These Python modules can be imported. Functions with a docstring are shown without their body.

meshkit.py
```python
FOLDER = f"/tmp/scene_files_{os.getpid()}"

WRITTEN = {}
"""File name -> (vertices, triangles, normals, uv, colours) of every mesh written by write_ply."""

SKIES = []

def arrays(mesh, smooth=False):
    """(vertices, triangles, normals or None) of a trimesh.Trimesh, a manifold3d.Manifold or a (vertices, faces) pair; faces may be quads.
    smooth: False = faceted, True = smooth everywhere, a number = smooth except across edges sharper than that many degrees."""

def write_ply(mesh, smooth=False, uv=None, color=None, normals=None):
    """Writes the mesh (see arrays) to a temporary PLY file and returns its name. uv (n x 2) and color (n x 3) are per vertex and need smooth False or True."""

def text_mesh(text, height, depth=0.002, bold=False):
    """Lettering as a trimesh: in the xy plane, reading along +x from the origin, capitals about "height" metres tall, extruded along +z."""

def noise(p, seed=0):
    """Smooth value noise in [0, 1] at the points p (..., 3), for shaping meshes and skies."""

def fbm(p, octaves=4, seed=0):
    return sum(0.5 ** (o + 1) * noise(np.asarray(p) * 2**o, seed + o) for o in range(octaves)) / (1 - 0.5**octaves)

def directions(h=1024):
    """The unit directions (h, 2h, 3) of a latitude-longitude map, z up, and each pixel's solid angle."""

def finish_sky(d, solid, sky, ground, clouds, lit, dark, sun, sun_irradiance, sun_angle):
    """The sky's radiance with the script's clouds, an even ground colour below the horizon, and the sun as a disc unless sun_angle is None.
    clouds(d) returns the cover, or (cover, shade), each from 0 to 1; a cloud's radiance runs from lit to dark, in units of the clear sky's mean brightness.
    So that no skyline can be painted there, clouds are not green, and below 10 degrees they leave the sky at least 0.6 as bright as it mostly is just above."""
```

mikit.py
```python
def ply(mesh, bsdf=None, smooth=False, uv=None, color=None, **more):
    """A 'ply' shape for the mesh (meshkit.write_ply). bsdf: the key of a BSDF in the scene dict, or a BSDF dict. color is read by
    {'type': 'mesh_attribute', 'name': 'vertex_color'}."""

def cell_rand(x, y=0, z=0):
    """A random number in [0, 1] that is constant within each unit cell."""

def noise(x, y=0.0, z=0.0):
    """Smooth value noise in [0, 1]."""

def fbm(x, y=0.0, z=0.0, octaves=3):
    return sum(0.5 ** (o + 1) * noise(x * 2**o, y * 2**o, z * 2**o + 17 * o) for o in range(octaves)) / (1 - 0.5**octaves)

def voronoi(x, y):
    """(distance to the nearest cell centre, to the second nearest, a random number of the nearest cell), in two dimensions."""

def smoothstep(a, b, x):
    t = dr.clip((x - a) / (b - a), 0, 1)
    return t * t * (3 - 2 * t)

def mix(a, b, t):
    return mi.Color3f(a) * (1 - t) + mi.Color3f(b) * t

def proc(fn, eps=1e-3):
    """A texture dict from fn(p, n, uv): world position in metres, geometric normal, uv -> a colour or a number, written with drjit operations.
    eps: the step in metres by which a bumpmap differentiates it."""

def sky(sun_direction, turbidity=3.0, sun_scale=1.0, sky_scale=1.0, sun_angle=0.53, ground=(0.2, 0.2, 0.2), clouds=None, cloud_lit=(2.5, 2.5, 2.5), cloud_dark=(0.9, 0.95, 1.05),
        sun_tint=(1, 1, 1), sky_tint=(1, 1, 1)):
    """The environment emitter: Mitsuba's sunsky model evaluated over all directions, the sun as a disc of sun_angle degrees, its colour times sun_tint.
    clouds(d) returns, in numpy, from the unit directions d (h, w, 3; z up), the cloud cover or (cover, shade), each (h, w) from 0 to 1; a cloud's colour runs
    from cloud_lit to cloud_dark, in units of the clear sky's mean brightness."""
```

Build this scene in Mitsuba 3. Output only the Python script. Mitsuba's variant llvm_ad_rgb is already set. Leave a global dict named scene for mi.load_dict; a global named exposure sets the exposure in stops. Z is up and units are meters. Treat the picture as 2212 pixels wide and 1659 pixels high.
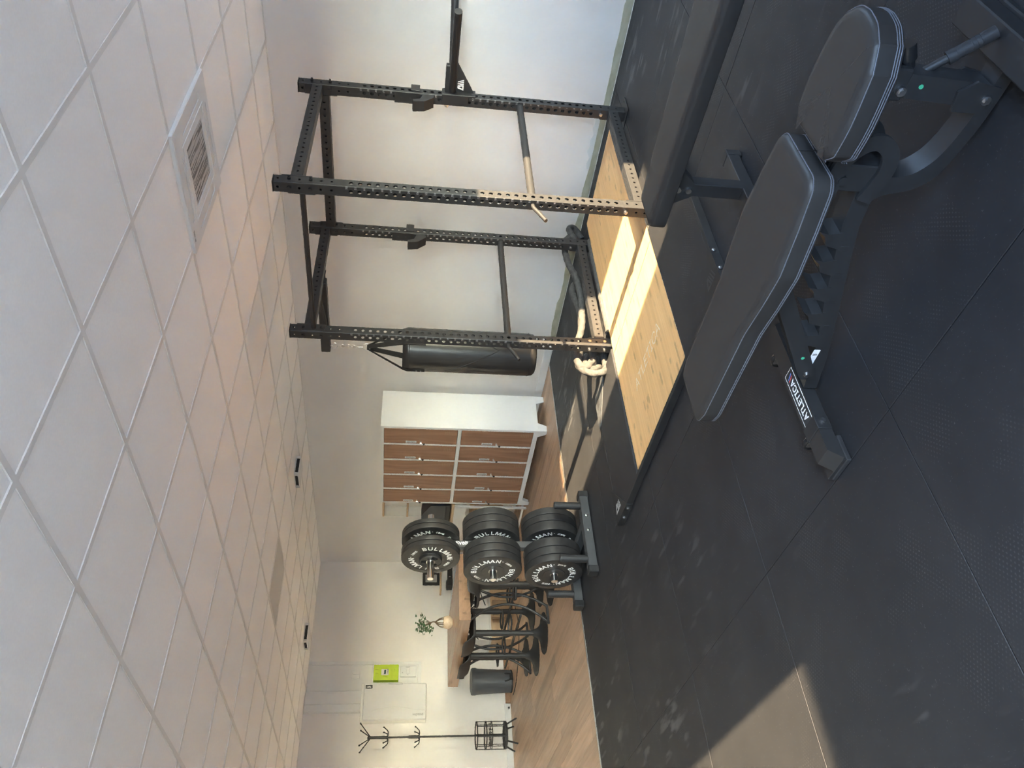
import math, random, numpy as np, trimesh, mitsuba as mi, drjit as dr, mikit, meshkit
import manifold3d as m3
from shapely.geometry import Polygon, box as sbox, Point
from shapely.ops import unary_union
random.seed(7); rng = np.random.default_rng(7)
PI = math.pi
scene, labels = {}, {}

# ---------------------------------------------------------------- camera, sky, exposure
exposure = 7.8
CAM = [[0.060659, 0.739376, 0.670555, -5.452001], [0.126795, -0.672057, 0.729563, -9.671519], [0.990073, 0.040768, -0.134515, 1.43428], [0.0, 0.0, 0.0, 1.0]]
scene['camera'] = {'type': 'perspective', 'fov': 66.9945, 'fov_axis': 'x', 'near_clip': 0.05, 'far_clip': 200.0,
                   'to_world': mi.ScalarTransform4f(CAM)}
SUN = (-0.02, -1.0, 0.348)            # towards the sun: low, straight in through the front windows
scene['sky'] = mikit.sky(SUN, turbidity=3.5, sun_scale=0.21, sky_scale=1.0, ground=(0.40, 0.39, 0.37), sun_tint=(0.96, 0.98, 1.03), sky_tint=(0.92, 1.0, 1.12))

# ---------------------------------------------------------------- materials
def lin(r, g, b):
    return [((v / 255) / 12.92 if v / 255 <= 0.04045 else ((v / 255 + 0.055) / 1.055) ** 2.4) for v in (r, g, b)]
def rgb(v): return {'type': 'rgb', 'value': list(map(float, v))}
def mat(name, color, rough=0.5, metal=0.0, spec=0.5, bump=None, **kw):
    b = {'type': 'principled', 'base_color': color if isinstance(color, dict) else rgb(color), 'roughness': rough, 'metallic': metal, 'specular': spec, **kw}
    if bump: b = {'type': 'bumpmap', 'arbitrary': bump[0], 'scale': bump[1], 'bsdf': b}
    scene[name] = {'type': 'twosided', 'bsdf': b}
P, MX, FB, NZ, SS = mikit.proc, mikit.mix, mikit.fbm, mikit.noise, mikit.smoothstep
mat('m_wall', P(lambda p, n, uv: MX((.70, .68, .66), (.73, .715, .70), FB(p.x * 1.5, p.y * 1.5, p.z * 1.5))), .85, spec=.2)
mat('m_white', (.66, .665, .67), .4)
mat('m_white_gloss', (.66, .66, .66), .25)
mat('m_offwhite', (.74, .74, .71), .5)
mat('m_grey', (.33, .33, .33), .5)
mat('m_tile', P(lambda p, n, uv: MX((.80, .775, .75), (.83, .805, .78), NZ(p.x * 180, p.y * 180, p.z * 90))), .95, spec=.1)
mat('m_tile_grey', (.58, .56, .53), .9, spec=.1)
mat('m_tbar', (.70, .675, .65), .6, spec=.3)
mat('m_grille', P(lambda p, n, uv: MX((.16, .155, .15), (.44, .43, .42), SS(.35, .6, NZ(p.x * 9, p.y * 160)) )), .6)
def rubber(p, n, uv):
    s = FB(p.x * 3.0, p.y * 5.0, 1.7, octaves=4)
    scuff = SS(.60, .78, FB(p.x * 22, p.y * 6, 3.1)) * SS(.45, .7, FB(p.x * 1.1, p.y * 1.1, 9.0))
    tread = SS(.60, .75, FB(p.x * 5.0, p.y * 5.0, 5.0)) * SS(.5, .8, dr.sin(p.x * 320 + 2.5 * FB(p.x * 9, p.y * 9, 1.0)) * dr.sin(p.y * 420))
    speck = SS(.93, .97, NZ(p.x * 260, p.y * 260, 0.0))
    return MX((.017, .018, .0212), (.029, .030, .0335), s) + mi.Color3f(.045, .045, .045) * scuff + mi.Color3f(.016, .016, .016) * tread + mi.Color3f(.03, .03, .03) * speck
mat('m_rubber', P(rubber), .55, spec=.36)
mat('m_rubber_smooth', (.030, .031, .034), .55, spec=.4)
def planks(p, n, uv):
    col = dr.floor(p.x / .182); row = dr.floor((p.y + mikit.cell_rand(col, 3) * 1.2) / 1.22)
    r = mikit.cell_rand(col, row, 5)
    g = FB(p.x * 55, p.y * 3.0 + r * 40, r * 20, octaves=4); s = SS(.45, .75, FB(p.x * 12, p.y * .9 + r * 30, r * 9))
    return MX((.36, .235, .155), (.50, .345, .245), g) * (.86 + .24 * r) * (1 - .18 * s)
mat('m_planks', P(planks), .42, spec=.4)
def bamboo(p, n, uv):
    lam = mikit.cell_rand(dr.floor(p.y / .021), dr.floor((p.x + mikit.cell_rand(dr.floor(p.y / .021), 2) * 3) / 1.9), 1)
    g = FB(p.x * 3.0, p.y * 140, 0.0)
    knot = SS(.80, .9, NZ(p.x * 9 + mikit.cell_rand(dr.floor(p.y / .021), 8) * 50, dr.floor(p.y / .021) * 3.7, 0.0))
    return MX((.66, .395, .165), (.82, .515, .238), .6 * g + .4 * lam) * (1 - .22 * knot)
mat('m_bamboo', P(bamboo), .45, spec=.35)
def oak_y(p, n, uv):
    g = FB(p.x * 40 + p.z * 70, p.y * 3.5, p.z * 50, octaves=4); k = SS(.62, .85, FB(p.y * 5, p.z * 22, p.x * 22))
    return MX((.22, .125, .075), (.34, .20, .12), g) * (1 - .35 * k)
mat('m_tablewood', P(oak_y), .28, spec=.6, clearcoat=1.0, clearcoat_gloss=.85)
def locker_wood(p, n, uv):
    r = mikit.cell_rand(dr.floor((p.y + 3.61) / .255), dr.floor((p.z - .13) / .755), 2)
    w = FB(p.y * 9 + r * 30, p.z * 1.4, r * 10)
    g = FB(p.y * 70 + w * 6, p.z * 3.2 + r * 20, 1.0, octaves=4)
    ring = .5 + .5 * dr.sin((p.y * 60 + w * 22 + p.z * 2.0))
    return MX((.215, .110, .066), (.335, .185, .118), .65 * g + .35 * ring)
mat('m_lockerwood', P(locker_wood), .45, spec=.4)
mat('m_lightwood', P(lambda p, n, uv: MX((.48, .33, .20), (.60, .43, .28), FB(p.x * 5 + p.y * 5, p.z * 60, p.y * 40))), .5)
mat('m_black', (.024, .0245, .026), .48, spec=.5)          # powder-coated steel
mat('m_black_matte', (.022, .0225, .024), .55, spec=.4)
mat('m_plate', P(lambda p, n, uv: MX((.020, .020, .021), (.030, .030, .031), FB(p.x * 30, p.y * 30, p.z * 30))), .42, spec=.45)
mat('m_leather', (.026, .0245, .024), .50, spec=.5)
mat('m_leather_side', (.020, .021, .026), .36, spec=.55)
mat('m_stitch', (.10, .105, .125), .6)
mat('m_vinyl', (.016, .0165, .018), .28, spec=.55)
mat('m_strap', (.020, .020, .022), .8, spec=.3)
mat('m_rope', P(lambda p, n, uv: MX((.030, .030, .031), (.085, .085, .083), FB(p.x * 60, p.y * 60, p.z * 60))), .75, spec=.3)
mat('m_chrome', (.72, .71, .70), .16, metal=1.0)
mat('m_steel', (.52, .52, .53), .32, metal=1.0)
mat('m_alu', (.62, .61, .59), .35, metal=1.0)
mat('m_textwhite', (.82, .82, .82), .6)
mat('m_textfaint', (.30, .30, .31), .6)
mat('m_engrave', (.80, .62, .42), .7)
mat('m_red', (.45, .06, .07), .5)
mat('m_blue', (.10, .16, .40), .5)
mat('m_green', (.06, .42, .24), .5)
mat('m_lime', (.46, .60, .045), .45)
mat('m_lime_dark', (.27, .38, .03), .5)
mat('m_grey_light', (.55, .55, .56), .4)
mat('m_lcd', (.035, .07, .07), .3)
mat('m_bin', (.070, .078, .090), .45, spec=.45)
mat('m_standgrey', (.055, .058, .062), .42)
mat('m_olive', P(lambda p, n, uv: MX((.33, .32, .22), (.46, .45, .36), FB(p.y * 14, p.z * 30, 0.0))), .9, spec=.1)
mat('m_plaster', (.62, .63, .62), .9, spec=.1)
mat('m_pot', P(lambda p, n, uv: MX((.46, .34, .23), (.62, .49, .36), FB(p.x * 60, p.y * 60, p.z * 60))), .3)
mat('m_bark', (.115, .075, .05), .8)
mat('m_soil', (.05, .035, .025), .95)
mat('m_card', (.30, .20, .125), .85)
mat('m_machine', (.022, .026, .038), .35)
scene['m_leaf'] = {'type': 'twosided', 'bsdf': {'type': 'principled', 'base_color': rgb((.035, .075, .03)), 'roughness': .38, 'specular': .5}}
scene['m_glass'] = {'type': 'thindielectric', 'int_ior': 1.5}

# ---------------------------------------------------------------- mesh helpers
def B(x0, x1, y0, y1, z0, z1, b=0.0):
    lo, hi = np.minimum([x0, y0, z0], [x1, y1, z1]), np.maximum([x0, y0, z0], [x1, y1, z1])
    if b <= 0:
        m = trimesh.creation.box(hi - lo); m.apply_translation((lo + hi) / 2); return m
    b = min(b, (hi - lo).min() * .45); pts = []
    for sx in (0, 1):
        for sy in (0, 1):
            for sz in (0, 1):
                c = np.where([sx, sy, sz], hi, lo); d = np.where([sx, sy, sz], -b, b)
                for k in range(3):
                    o = d.copy(); o[k] = 0; pts.append(c + o)
    return trimesh.convex.convex_hull(np.array(pts))
def cat(*ms):
    out = []
    for m in ms: out += list(m) if isinstance(m, (list, tuple)) else [m]
    return trimesh.util.concatenate(out)
def frame_of(d):
    d = np.asarray(d, float); d = d / np.linalg.norm(d)
    a = np.cross(d, [0, 0, 1.0] if abs(d[2]) < .9 else [1.0, 0, 0]); a /= np.linalg.norm(a)
    return a, np.cross(d, a), d
def cyl(p0, p1, r0, r1=None, n=20, caps=True):
    r1 = r0 if r1 is None else r1
    p0, p1 = np.asarray(p0, float), np.asarray(p1, float); a, b, _ = frame_of(p1 - p0)
    t = np.arange(n) * 2 * PI / n; ring = np.cos(t)[:, None] * a + np.sin(t)[:, None] * b
    v = np.vstack([p0 + ring * r0, p1 + ring * r1, [p0], [p1]]); i = np.arange(n); j = (i + 1) % n
    f = np.vstack([np.stack([i, j, j + n], 1), np.stack([i, j + n, i + n], 1)])
    if caps: f = np.vstack([f, np.stack([j, i, i * 0 + 2 * n], 1), np.stack([i + n, j + n, i * 0 + 2 * n + 1], 1)])
    m = trimesh.Trimesh(v, f, process=False); trimesh.repair.fix_normals(m) if caps else None
    return m
def spline(pts, n=8, closed=False):
    p = np.asarray(pts, float); out = []; m = len(p)
    for i in range(m if closed else m - 1):
        p0, p1, p2, p3 = (p[(i + k) % m] if closed else p[min(max(i + k, 0), m - 1)] for k in (-1, 0, 1, 2))
        for t in np.arange(n) / n:
            out.append(.5 * ((2 * p1) + (p2 - p0) * t + (2 * p0 - 5 * p1 + 4 * p2 - p3) * t * t + (3 * p1 - p0 - 3 * p2 + p3) * t ** 3))
    if not closed: out.append(p[-1])
    return np.array(out)
def sweep(path, r, n=10, closed=False, prof=None, up=None):
    """A tube (radius r, number or per point) or, with prof (k x 2 points: side, up), a bar along the path."""
    p = np.asarray(path, float); m = len(p)
    t = (np.roll(p, -1, 0) - np.roll(p, 1, 0)) if closed else np.gradient(p, axis=0)
    t /= np.linalg.norm(t, axis=1, keepdims=True) + 1e-12
    a = np.cross(t[0], [0, 0, 1.0] if abs(t[0][2]) < .9 else [1.0, 0, 0]) if up is None else np.cross(t[0], up)
    A = []
    for k in range(m):
        if up is not None: a = np.cross(t[k], up)
        a = a - t[k] * (a @ t[k]); a /= np.linalg.norm(a) + 1e-12; A.append(a)
    A = np.array(A); Bn = np.cross(A, t)
    if prof is None:
        th = np.arange(n) * 2 * PI / n; prof = np.stack([np.cos(th), np.sin(th)], 1); rr = np.broadcast_to(r, (m,))[:, None, None]
    else: prof = np.asarray(prof, float); n = len(prof); rr = 1.0
    v = p[:, None] + rr * (prof[None, :, :1] * A[:, None] + prof[None, :, 1:] * Bn[:, None])
    seg = m if closed else m - 1
    i, j = np.meshgrid(np.arange(seg), np.arange(n), indexing='ij'); i2 = (i + 1) % m; j2 = (j + 1) % n
    q = np.stack([i * n + j, i * n + j2, i2 * n + j2, i2 * n + j], -1).reshape(-1, 4)
    f = np.vstack([q[:, [0, 1, 2]], q[:, [0, 2, 3]]]); v = v.reshape(-1, 3)
    if not closed:
        v = np.vstack([v, p[:1], p[-1:]]); k = np.arange(n); kk = (k + 1) % n
        f = np.vstack([f, np.stack([kk, k, k * 0 + m * n], 1), np.stack([(m - 1) * n + k, (m - 1) * n + kk, k * 0 + m * n + 1], 1)])
    me = trimesh.Trimesh(v, f, process=False); trimesh.repair.fix_normals(me); return me
def lathe(profile, center=(0, 0, 0), axis='z', n=40):
    """profile: (radius, height) points."""
    pr = np.asarray(profile, float); t = np.arange(n) * 2 * PI / n; k = len(pr)
    v = np.stack([pr[None, :, 0] * np.cos(t)[:, None], pr[None, :, 0] * np.sin(t)[:, None], np.broadcast_to(pr[None, :, 1], (n, k))], -1).reshape(-1, 3)
    i, j = np.meshgrid(np.arange(n), np.arange(k - 1), indexing='ij'); i2 = (i + 1) % n
    q = np.stack([i * k + j, i2 * k + j, i2 * k + j + 1, i * k + j + 1], -1).reshape(-1, 4)
    m = trimesh.Trimesh(v, np.vstack([q[:, [0, 1, 2]], q[:, [0, 2, 3]]]), process=False)
    m.merge_vertices(); m.update_faces(m.nondegenerate_faces()); trimesh.repair.fix_normals(m)
    if axis == 'x': m.vertices = m.vertices[:, [2, 0, 1]]
    if axis == 'y': m.vertices = m.vertices[:, [1, 2, 0]]
    m.apply_translation(center); return m
def prism(poly, axis, a, b):
    """Extrude a 2-D polygon: axis 'x' (points y,z), 'y' (points x,z) or 'z' (points x,y), from a to b."""
    poly = poly if hasattr(poly, 'exterior') else Polygon(poly)
    m = trimesh.creation.extrude_polygon(poly.buffer(0), abs(b - a), engine='earcut'); m.apply_translation([0, 0, min(a, b)])
    v = m.vertices
    if axis == 'x': m.vertices = v[:, [2, 0, 1]]
    if axis == 'y': m.vertices = v[:, [0, 2, 1]]; m.invert()
    return m
def tri(m3d):
    me = m3d.to_mesh(); return trimesh.Trimesh(me.vert_properties[:, :3], me.tri_verts, process=False)
def M3(m): return m3.Manifold(m3.Mesh(np.asarray(m.vertices, np.float32), np.asarray(m.faces, np.uint32)))
def drill(m, holes):
    """Subtract cylinders (p0, p1, r) from a closed mesh."""
    cs = m3.Manifold.batch_boolean([M3(cyl(a, b, r, n=14)) for a, b, r in holes], m3.OpType.Add)
    return tri(M3(m) - cs)
def ball(c, r, sub=2, sc=(1, 1, 1)):
    m = trimesh.creation.icosphere(subdivisions=sub, radius=1.0); m.apply_scale(np.array(sc) * r); m.apply_translation(c); return m
def place(m, X, Y, Z, o):
    """Maps a mesh's x, y, z axes onto X, Y, Z and moves its origin to o."""
    T = np.eye(4); T[:3, 0], T[:3, 1], T[:3, 2], T[:3, 3] = X, Y, Z, o
    m = m.copy(); m.apply_transform(T); return m
def text(s, h, X, Y, o, depth=.0012, bold=True, center=True):
    """Lettering lying on a surface: reading along X, up along Y, standing proud along X x Y."""
    m = meshkit.text_mesh(s, h, depth, bold)
    if center: m.apply_translation([-(m.bounds[0, 0] + m.bounds[1, 0]) / 2, -h / 2, 0])
    return place(m, X, Y, np.cross(X, Y), o)

# ---------------------------------------------------------------- scene helpers
def unused(k):
    if k not in scene and not any(s.startswith(k + '__') for s in scene) and k not in labels: return k
    i = 1
    while True:
        q = f'{k}_{i:03d}'
        if q not in scene and not any(s.startswith(q + '__') for s in scene) and q not in labels: return q
        i += 1
def put(key, mesh, m, smooth=30, label=None):
    key = unused(key); scene[key] = mikit.ply(mesh, m, smooth=smooth)
    if label: labels[key] = {'label': label}
    return key
def puts(key, meshes, m, smooth=30, label=None):
    return [put(key, q, m, smooth, label) for q in meshes]
def thing(name, label, category, group=None):
    key = unused(name); labels[key] = {'label': label, 'category': category}
    if group: labels[key]['group'] = group
    return key
def single(name, mesh, m, label, category, group=None, smooth=30):
    key = thing(name, label, category, group); scene[key] = mikit.ply(mesh, m, smooth=smooth); return key
def struct(name, mesh, m, label, smooth=False):
    labels[name] = {'label': label, 'kind': 'structure', 'category': name.split('_')[0]}
    if mesh is not None: scene[name] = mikit.ply(mesh, m, smooth=smooth)
    return name
X_, Y_, Z_ = np.array([1., 0, 0]), np.array([0, 1., 0]), np.array([0, 0, 1.])

# ================================================================ the room
H, YN, XL = 2.495, -10.16, -7.2
WIN = [(-2.08, -1.19, 1.05, 2.20), (-6.75, -4.44, 1.05, 2.20)]
struct('wall_right', B(0, .12, YN - .2, .12, -.1, H + .25), 'm_wall', 'off-white painted wall behind the power rack and the lockers')
struct('wall_back', B(XL - .12, 0, 0, .12, -.1, H + .25), 'm_wall', 'white painted wall behind the coat rack and the electrical cabinet')
struct('wall_left', B(XL - .12, XL, YN - .2, 0, -.1, H + .25), 'm_wall', 'off-white painted side wall outside the picture')
xs = [XL] + sorted(v for w in WIN for v in w[:2]) + [0]
parts = [B(xs[i], xs[i + 1], YN - .2, YN, -.1, H + .25) for i in (0, 2, 4)]
for w in WIN: parts += [B(w[0], w[1], YN - .2, YN, -.1, w[2]), B(w[0], w[1], YN - .2, YN, w[3], H + .25)]
struct('wall_front', cat(parts), 'm_wall', 'front wall with windows behind the camera')
for i, (x0, x1, z0, z1) in enumerate(WIN):
    k = struct(f'window_{i + 1}', None, None, 'window in the front wall that lets the low sun in')
    f = .028; y0, y1 = YN - .12, YN - .08
    put(k + '__frame', cat(B(x0, x1, y0, y1, z0, z0 + f), B(x0, x1, y0, y1, z1 - f, z1), B(x0, x0 + f, y0, y1, z0, z1), B(x1 - f, x1, y0, y1, z0, z1)), 'm_white')
    put(k + '__sill', B(x0 - .03, x1 + .03, YN - .08, YN + .03, z0 - .03, z0), 'm_white')
struct('floor', B(XL - .1, .1, YN - .2, .1, -.12, -.012), 'm_rubber_smooth', 'gym floor of black rubber mats and brown wood planks')
jx = [XL] + [x - .02 for x in range(-7, 1)] + [0]
jy = [YN, -10.07, -9.07, -8.07, -7.07, -6.08, -5.09, -4.095]
for a in range(len(jx) - 1):
    for b in range(len(jy) - 1):
        if jx[a + 1] - jx[a] < .05: continue
        dz = rng.uniform(-.0012, 0)
        put('floor__rubber_mat', B(jx[a] + .0012, jx[a + 1] - .0012, jy[b] + .0012, jy[b + 1] - .0012, -.012, dz, .0015), 'm_rubber', False)
pw = .182
for a in range(int(-XL / pw) + 1):
    x1 = -a * pw; x0 = max(XL, x1 - pw); off = rng.uniform(0, 1.22); ys = [-4.08] + [y for y in np.arange(-4.08 + .15 + off * .8, -.1, 1.22)] + [0]
    for b in range(len(ys) - 1):
        put('floor__plank', B(x0 + .0004, x1 - .0004, ys[b] + .0004, ys[b + 1] - .0004, -.012, 0, .0008), 'm_planks', False)
struct('trim_1', B(XL, 0, -4.097, -4.077, -.01, .004, .002), 'm_alu', 'thin aluminium strip between the wood planks and the rubber mats')
# ceiling
struct('ceiling', B(XL - .1, .1, YN - .2, .1, H + .02, H + .2), 'm_tile', 'suspended ceiling of pale square tiles in a metal grid')
gx = sorted([0.] + [-.532 - .6 * i for i in range(12) if -.532 - .6 * i > XL] + [XL])
gy = sorted([0.] + [-8.354 + .6 * j for j in range(-3, 14)] + [YN]); gy = [y for y in gy if YN <= y <= 0]
tb = []
for x in gx[1:-1]: tb.append(B(x - .012, x + .012, YN, 0, H, H + .02))
for y in gy[1:-1]: tb.append(B(XL, 0, y - .012, y + .012, H, H + .0195))
tb += [B(-.022, 0, YN, 0, H - .001, H + .02), B(XL, 0, -.022, 0, H - .001, H + .02)]
put('ceiling__grid', cat(tb), 'm_tbar', False)
def near(v, a): return abs(v - a) < .02
for a in range(len(gx) - 1):
    for b in range(len(gy) - 1):
        if near(gx[a], -2.332) and near(gy[b], -7.754): continue          # the air conditioner
        dark = near(gx[a], -2.332) and near(gy[b], -3.554)
        if gx[a + 1] - gx[a] < .04 or gy[b + 1] - gy[b] < .04: continue
        m = B(gx[a] + .0125, gx[a + 1] - .0125, gy[b] + .0125, gy[b + 1] - .0125, H + .003 + rng.uniform(0, .0025), H + .0195, .001)
        k = put('ceiling__tile', m, 'm_tile_grey' if dark else 'm_tile', False)
        if dark: labels[k] = {'label': 'darker grey ceiling tile'}
# baseboards and the bare strip behind the rack
struct('baseboard_right', B(-.014, 0, -4.33, -3.66, 0, .078, .003), 'm_white', 'white baseboard on the right wall beside the lockers')
struct('baseboard_back', B(XL, -1.95, -.014, 0, 0, .078, .003), 'm_white', 'white baseboard under the coat rack')
pts = [(-10.1, 0), (-4.335, 0)]; y = -4.335
while y > -10.05:
    pts.append((y, .050 + rng.uniform(-.008, .012))); y -= rng.uniform(.05, .22)
put('wall_right__bare_strip', prism(Polygon(pts + [(-10.1, .05)]), 'x', -.003, 0), 'm_olive', False)
pts = [(-6.9, .045), (-6.35, .045)] + [(-6.35 - i * .05, .062 + rng.uniform(0, .03)) for i in range(12)]
put('wall_right__plaster_patch', prism(Polygon(pts), 'x', -.0036, 0), 'm_plaster', False)

# ================================================================ power rack
S, ZT = .07, 2.229
XR, XF, YA, YB = -.453, -1.605, -7.08, -5.926
rack = thing('power_rack', 'tall black steel power rack with rows of round holes over the wood', 'power rack')
def square_tube(c0, c1, axis, s=S, b=.004):
    c = np.array([c0, c1], float); lo, hi = c.min(0), c.max(0); k = 'xyz'.index(axis)
    for i in range(3):
        if i != k: lo[i] -= s / 2; hi[i] += s / 2
    return B(lo[0], hi[0], lo[1], hi[1], lo[2], hi[2], b)
HZ = [.245 + .05 * i for i in range(32)]
def upright(cx, cy):
    outer = square_tube((cx, cy, .008), (cx, cy, ZT - .006), 'z'); t = .0035
    inner = B(cx - S / 2 + t, cx + S / 2 - t, cy - S / 2 + t, cy + S / 2 - t, -.1, ZT + .1)
    shell = M3(outer) - M3(inner); holes = []
    for z in HZ: holes += [((cx - .06, cy, z), (cx + .06, cy, z), .0125), ((cx, cy - .06, z), (cx, cy + .06, z), .0125)]
    for z in [1.902, 1.961, 2.08, 2.199, .177, .12, .067]:
        holes += [((cx - .06, cy, z), (cx + .06, cy, z), .0075), ((cx, cy - .06, z), (cx, cy + .06, z), .0075)]
    cs = m3.Manifold.batch_boolean([M3(cyl(a, b, r, n=16)) for a, b, r in holes], m3.OpType.Add)
    body = tri(shell - cs)
    k = put(rack + '__upright', body, 'm_black', False)
    put(k + '__end_cap', B(cx - S / 2 - .001, cx + S / 2 + .001, cy - S / 2 - .001, cy + S / 2 + .001, ZT - .006, ZT, .002), 'm_black_matte')
    nums = [text(str(i + 1), .011, -Y_, Z_, (cx - S / 2 - .0002, cy - .024, z + .024), .0006) for i, z in enumerate(HZ)]
    put(k + '__number_marks', cat(nums), 'm_textfaint', False)
    return k
for cx, cy in ((XR, YA), (XF, YA), (XR, YB), (XF, YB)): upright(cx, cy)
def cross_x(y, z, name):
    m = square_tube((XR - S / 2 - .005, y, z), (XF + S / 2 + .005, y, z), 'x'); holes = []
    for x in np.arange(XF + S / 2 + .05, XR - S / 2 - .03, .05):
        holes += [((x, y - .06, z), (x, y - .02, z), .008), ((x, y, z + .02), (x, y, z + .06), .0065)]
    put(rack + '__' + name, drill(m, holes), 'm_black', False)
    pl = []
    for x in (XR - S / 2, XF + S / 2):
        s = -1 if x == XR - S / 2 else 1
        pl.append(B(x, x + s * .006, y - .036, y + .036, z - .085, z + .085, .002))
    puts(rack + '__joint_plate', pl, 'm_black')
for y in (YA, YB): cross_x(y, 2.10, 'top_bar')
for y in (YA, YB): cross_x(y, .092, 'bottom_bar')
m = square_tube((XR, YA + S / 2 + .005, 2.062), (XR, YB - S / 2 - .005, 2.062), 'y')
m = drill(m, [((XR - .06, y, 2.062), (XR - .02, y, 2.062), .008) for y in np.arange(YA + .09, YB - .07, .05)])
put(rack + '__rear_beam', m, 'm_black', False)
puts(rack + '__joint_plate', [B(XR - .036, XR + .036, YA + .035, YA + .041, 1.975, 2.147, .002), B(XR - .036, XR + .036, YB - .041, YB - .035, 1.975, 2.147, .002)], 'm_black')
put(rack + '__pull_up_bar', cat(cyl((XF, YA + .036, 2.07), (XF, YB - .036, 2.07), .0165)), 'm_black')
puts(rack + '__pull_up_plate', [B(XF - .034, XF + .034, YA + .035, YA + .042, 1.993, 2.147, .006), B(XF - .034, XF + .034, YB - .042, YB - .035, 1.993, 2.147, .006)], 'm_black')
bolts = []
for cx in (XR, XF):
    for cy in (YA, YB):
        for z in (2.138, 2.02):
            bolts += [cat(cyl((cx, cy - .035, z), (cx, cy - .047, z), .011, n=6), cyl((cx, cy - .047, z), (cx, cy - .058, z), .006, n=10)), cyl((cx - .035, cy, z), (cx - .047, cy, z), .011, n=6)]
bolts += [cyl((x, YB - .035, 2.10), (x, YB - .044, 2.10), .011, n=6) for x in (-.937, -1.176)]
puts(rack + '__bolt', bolts, 'm_black_matte', False)
bl = []
for cx, cy, zz in ((XF, YA, (.185,)), (XF, YB, (.170, .062)), (XR, YA, (.175, .075)), (XR, YB, (.175, .075))):
    for z in zz: bl += [cat(cyl((cx - .035, cy, z), (cx - .046, cy, z), .012, n=6), cyl((cx - .046, cy, z), (cx - .054, cy, z), .007, n=12))]
    if (cx, cy) == (XF, YB): bl += [cyl((cx, cy - .035, z), (cx, cy - .044, z), .012, n=6) for z in zz]
puts(rack + '__floor_bolt', bl, 'm_steel', False, 'shiny steel hex bolt')
for cx, cy in ((XR, YA), (XR, YB)):
    put(rack + '__foot_plate', drill(B(cx - .085, cx + .085, cy - .085, cy + .085, 0, .008, .002), [((cx + .06, cy - .06, -.02), (cx + .06, cy - .06, .02), .008)]), 'm_black')
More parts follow.
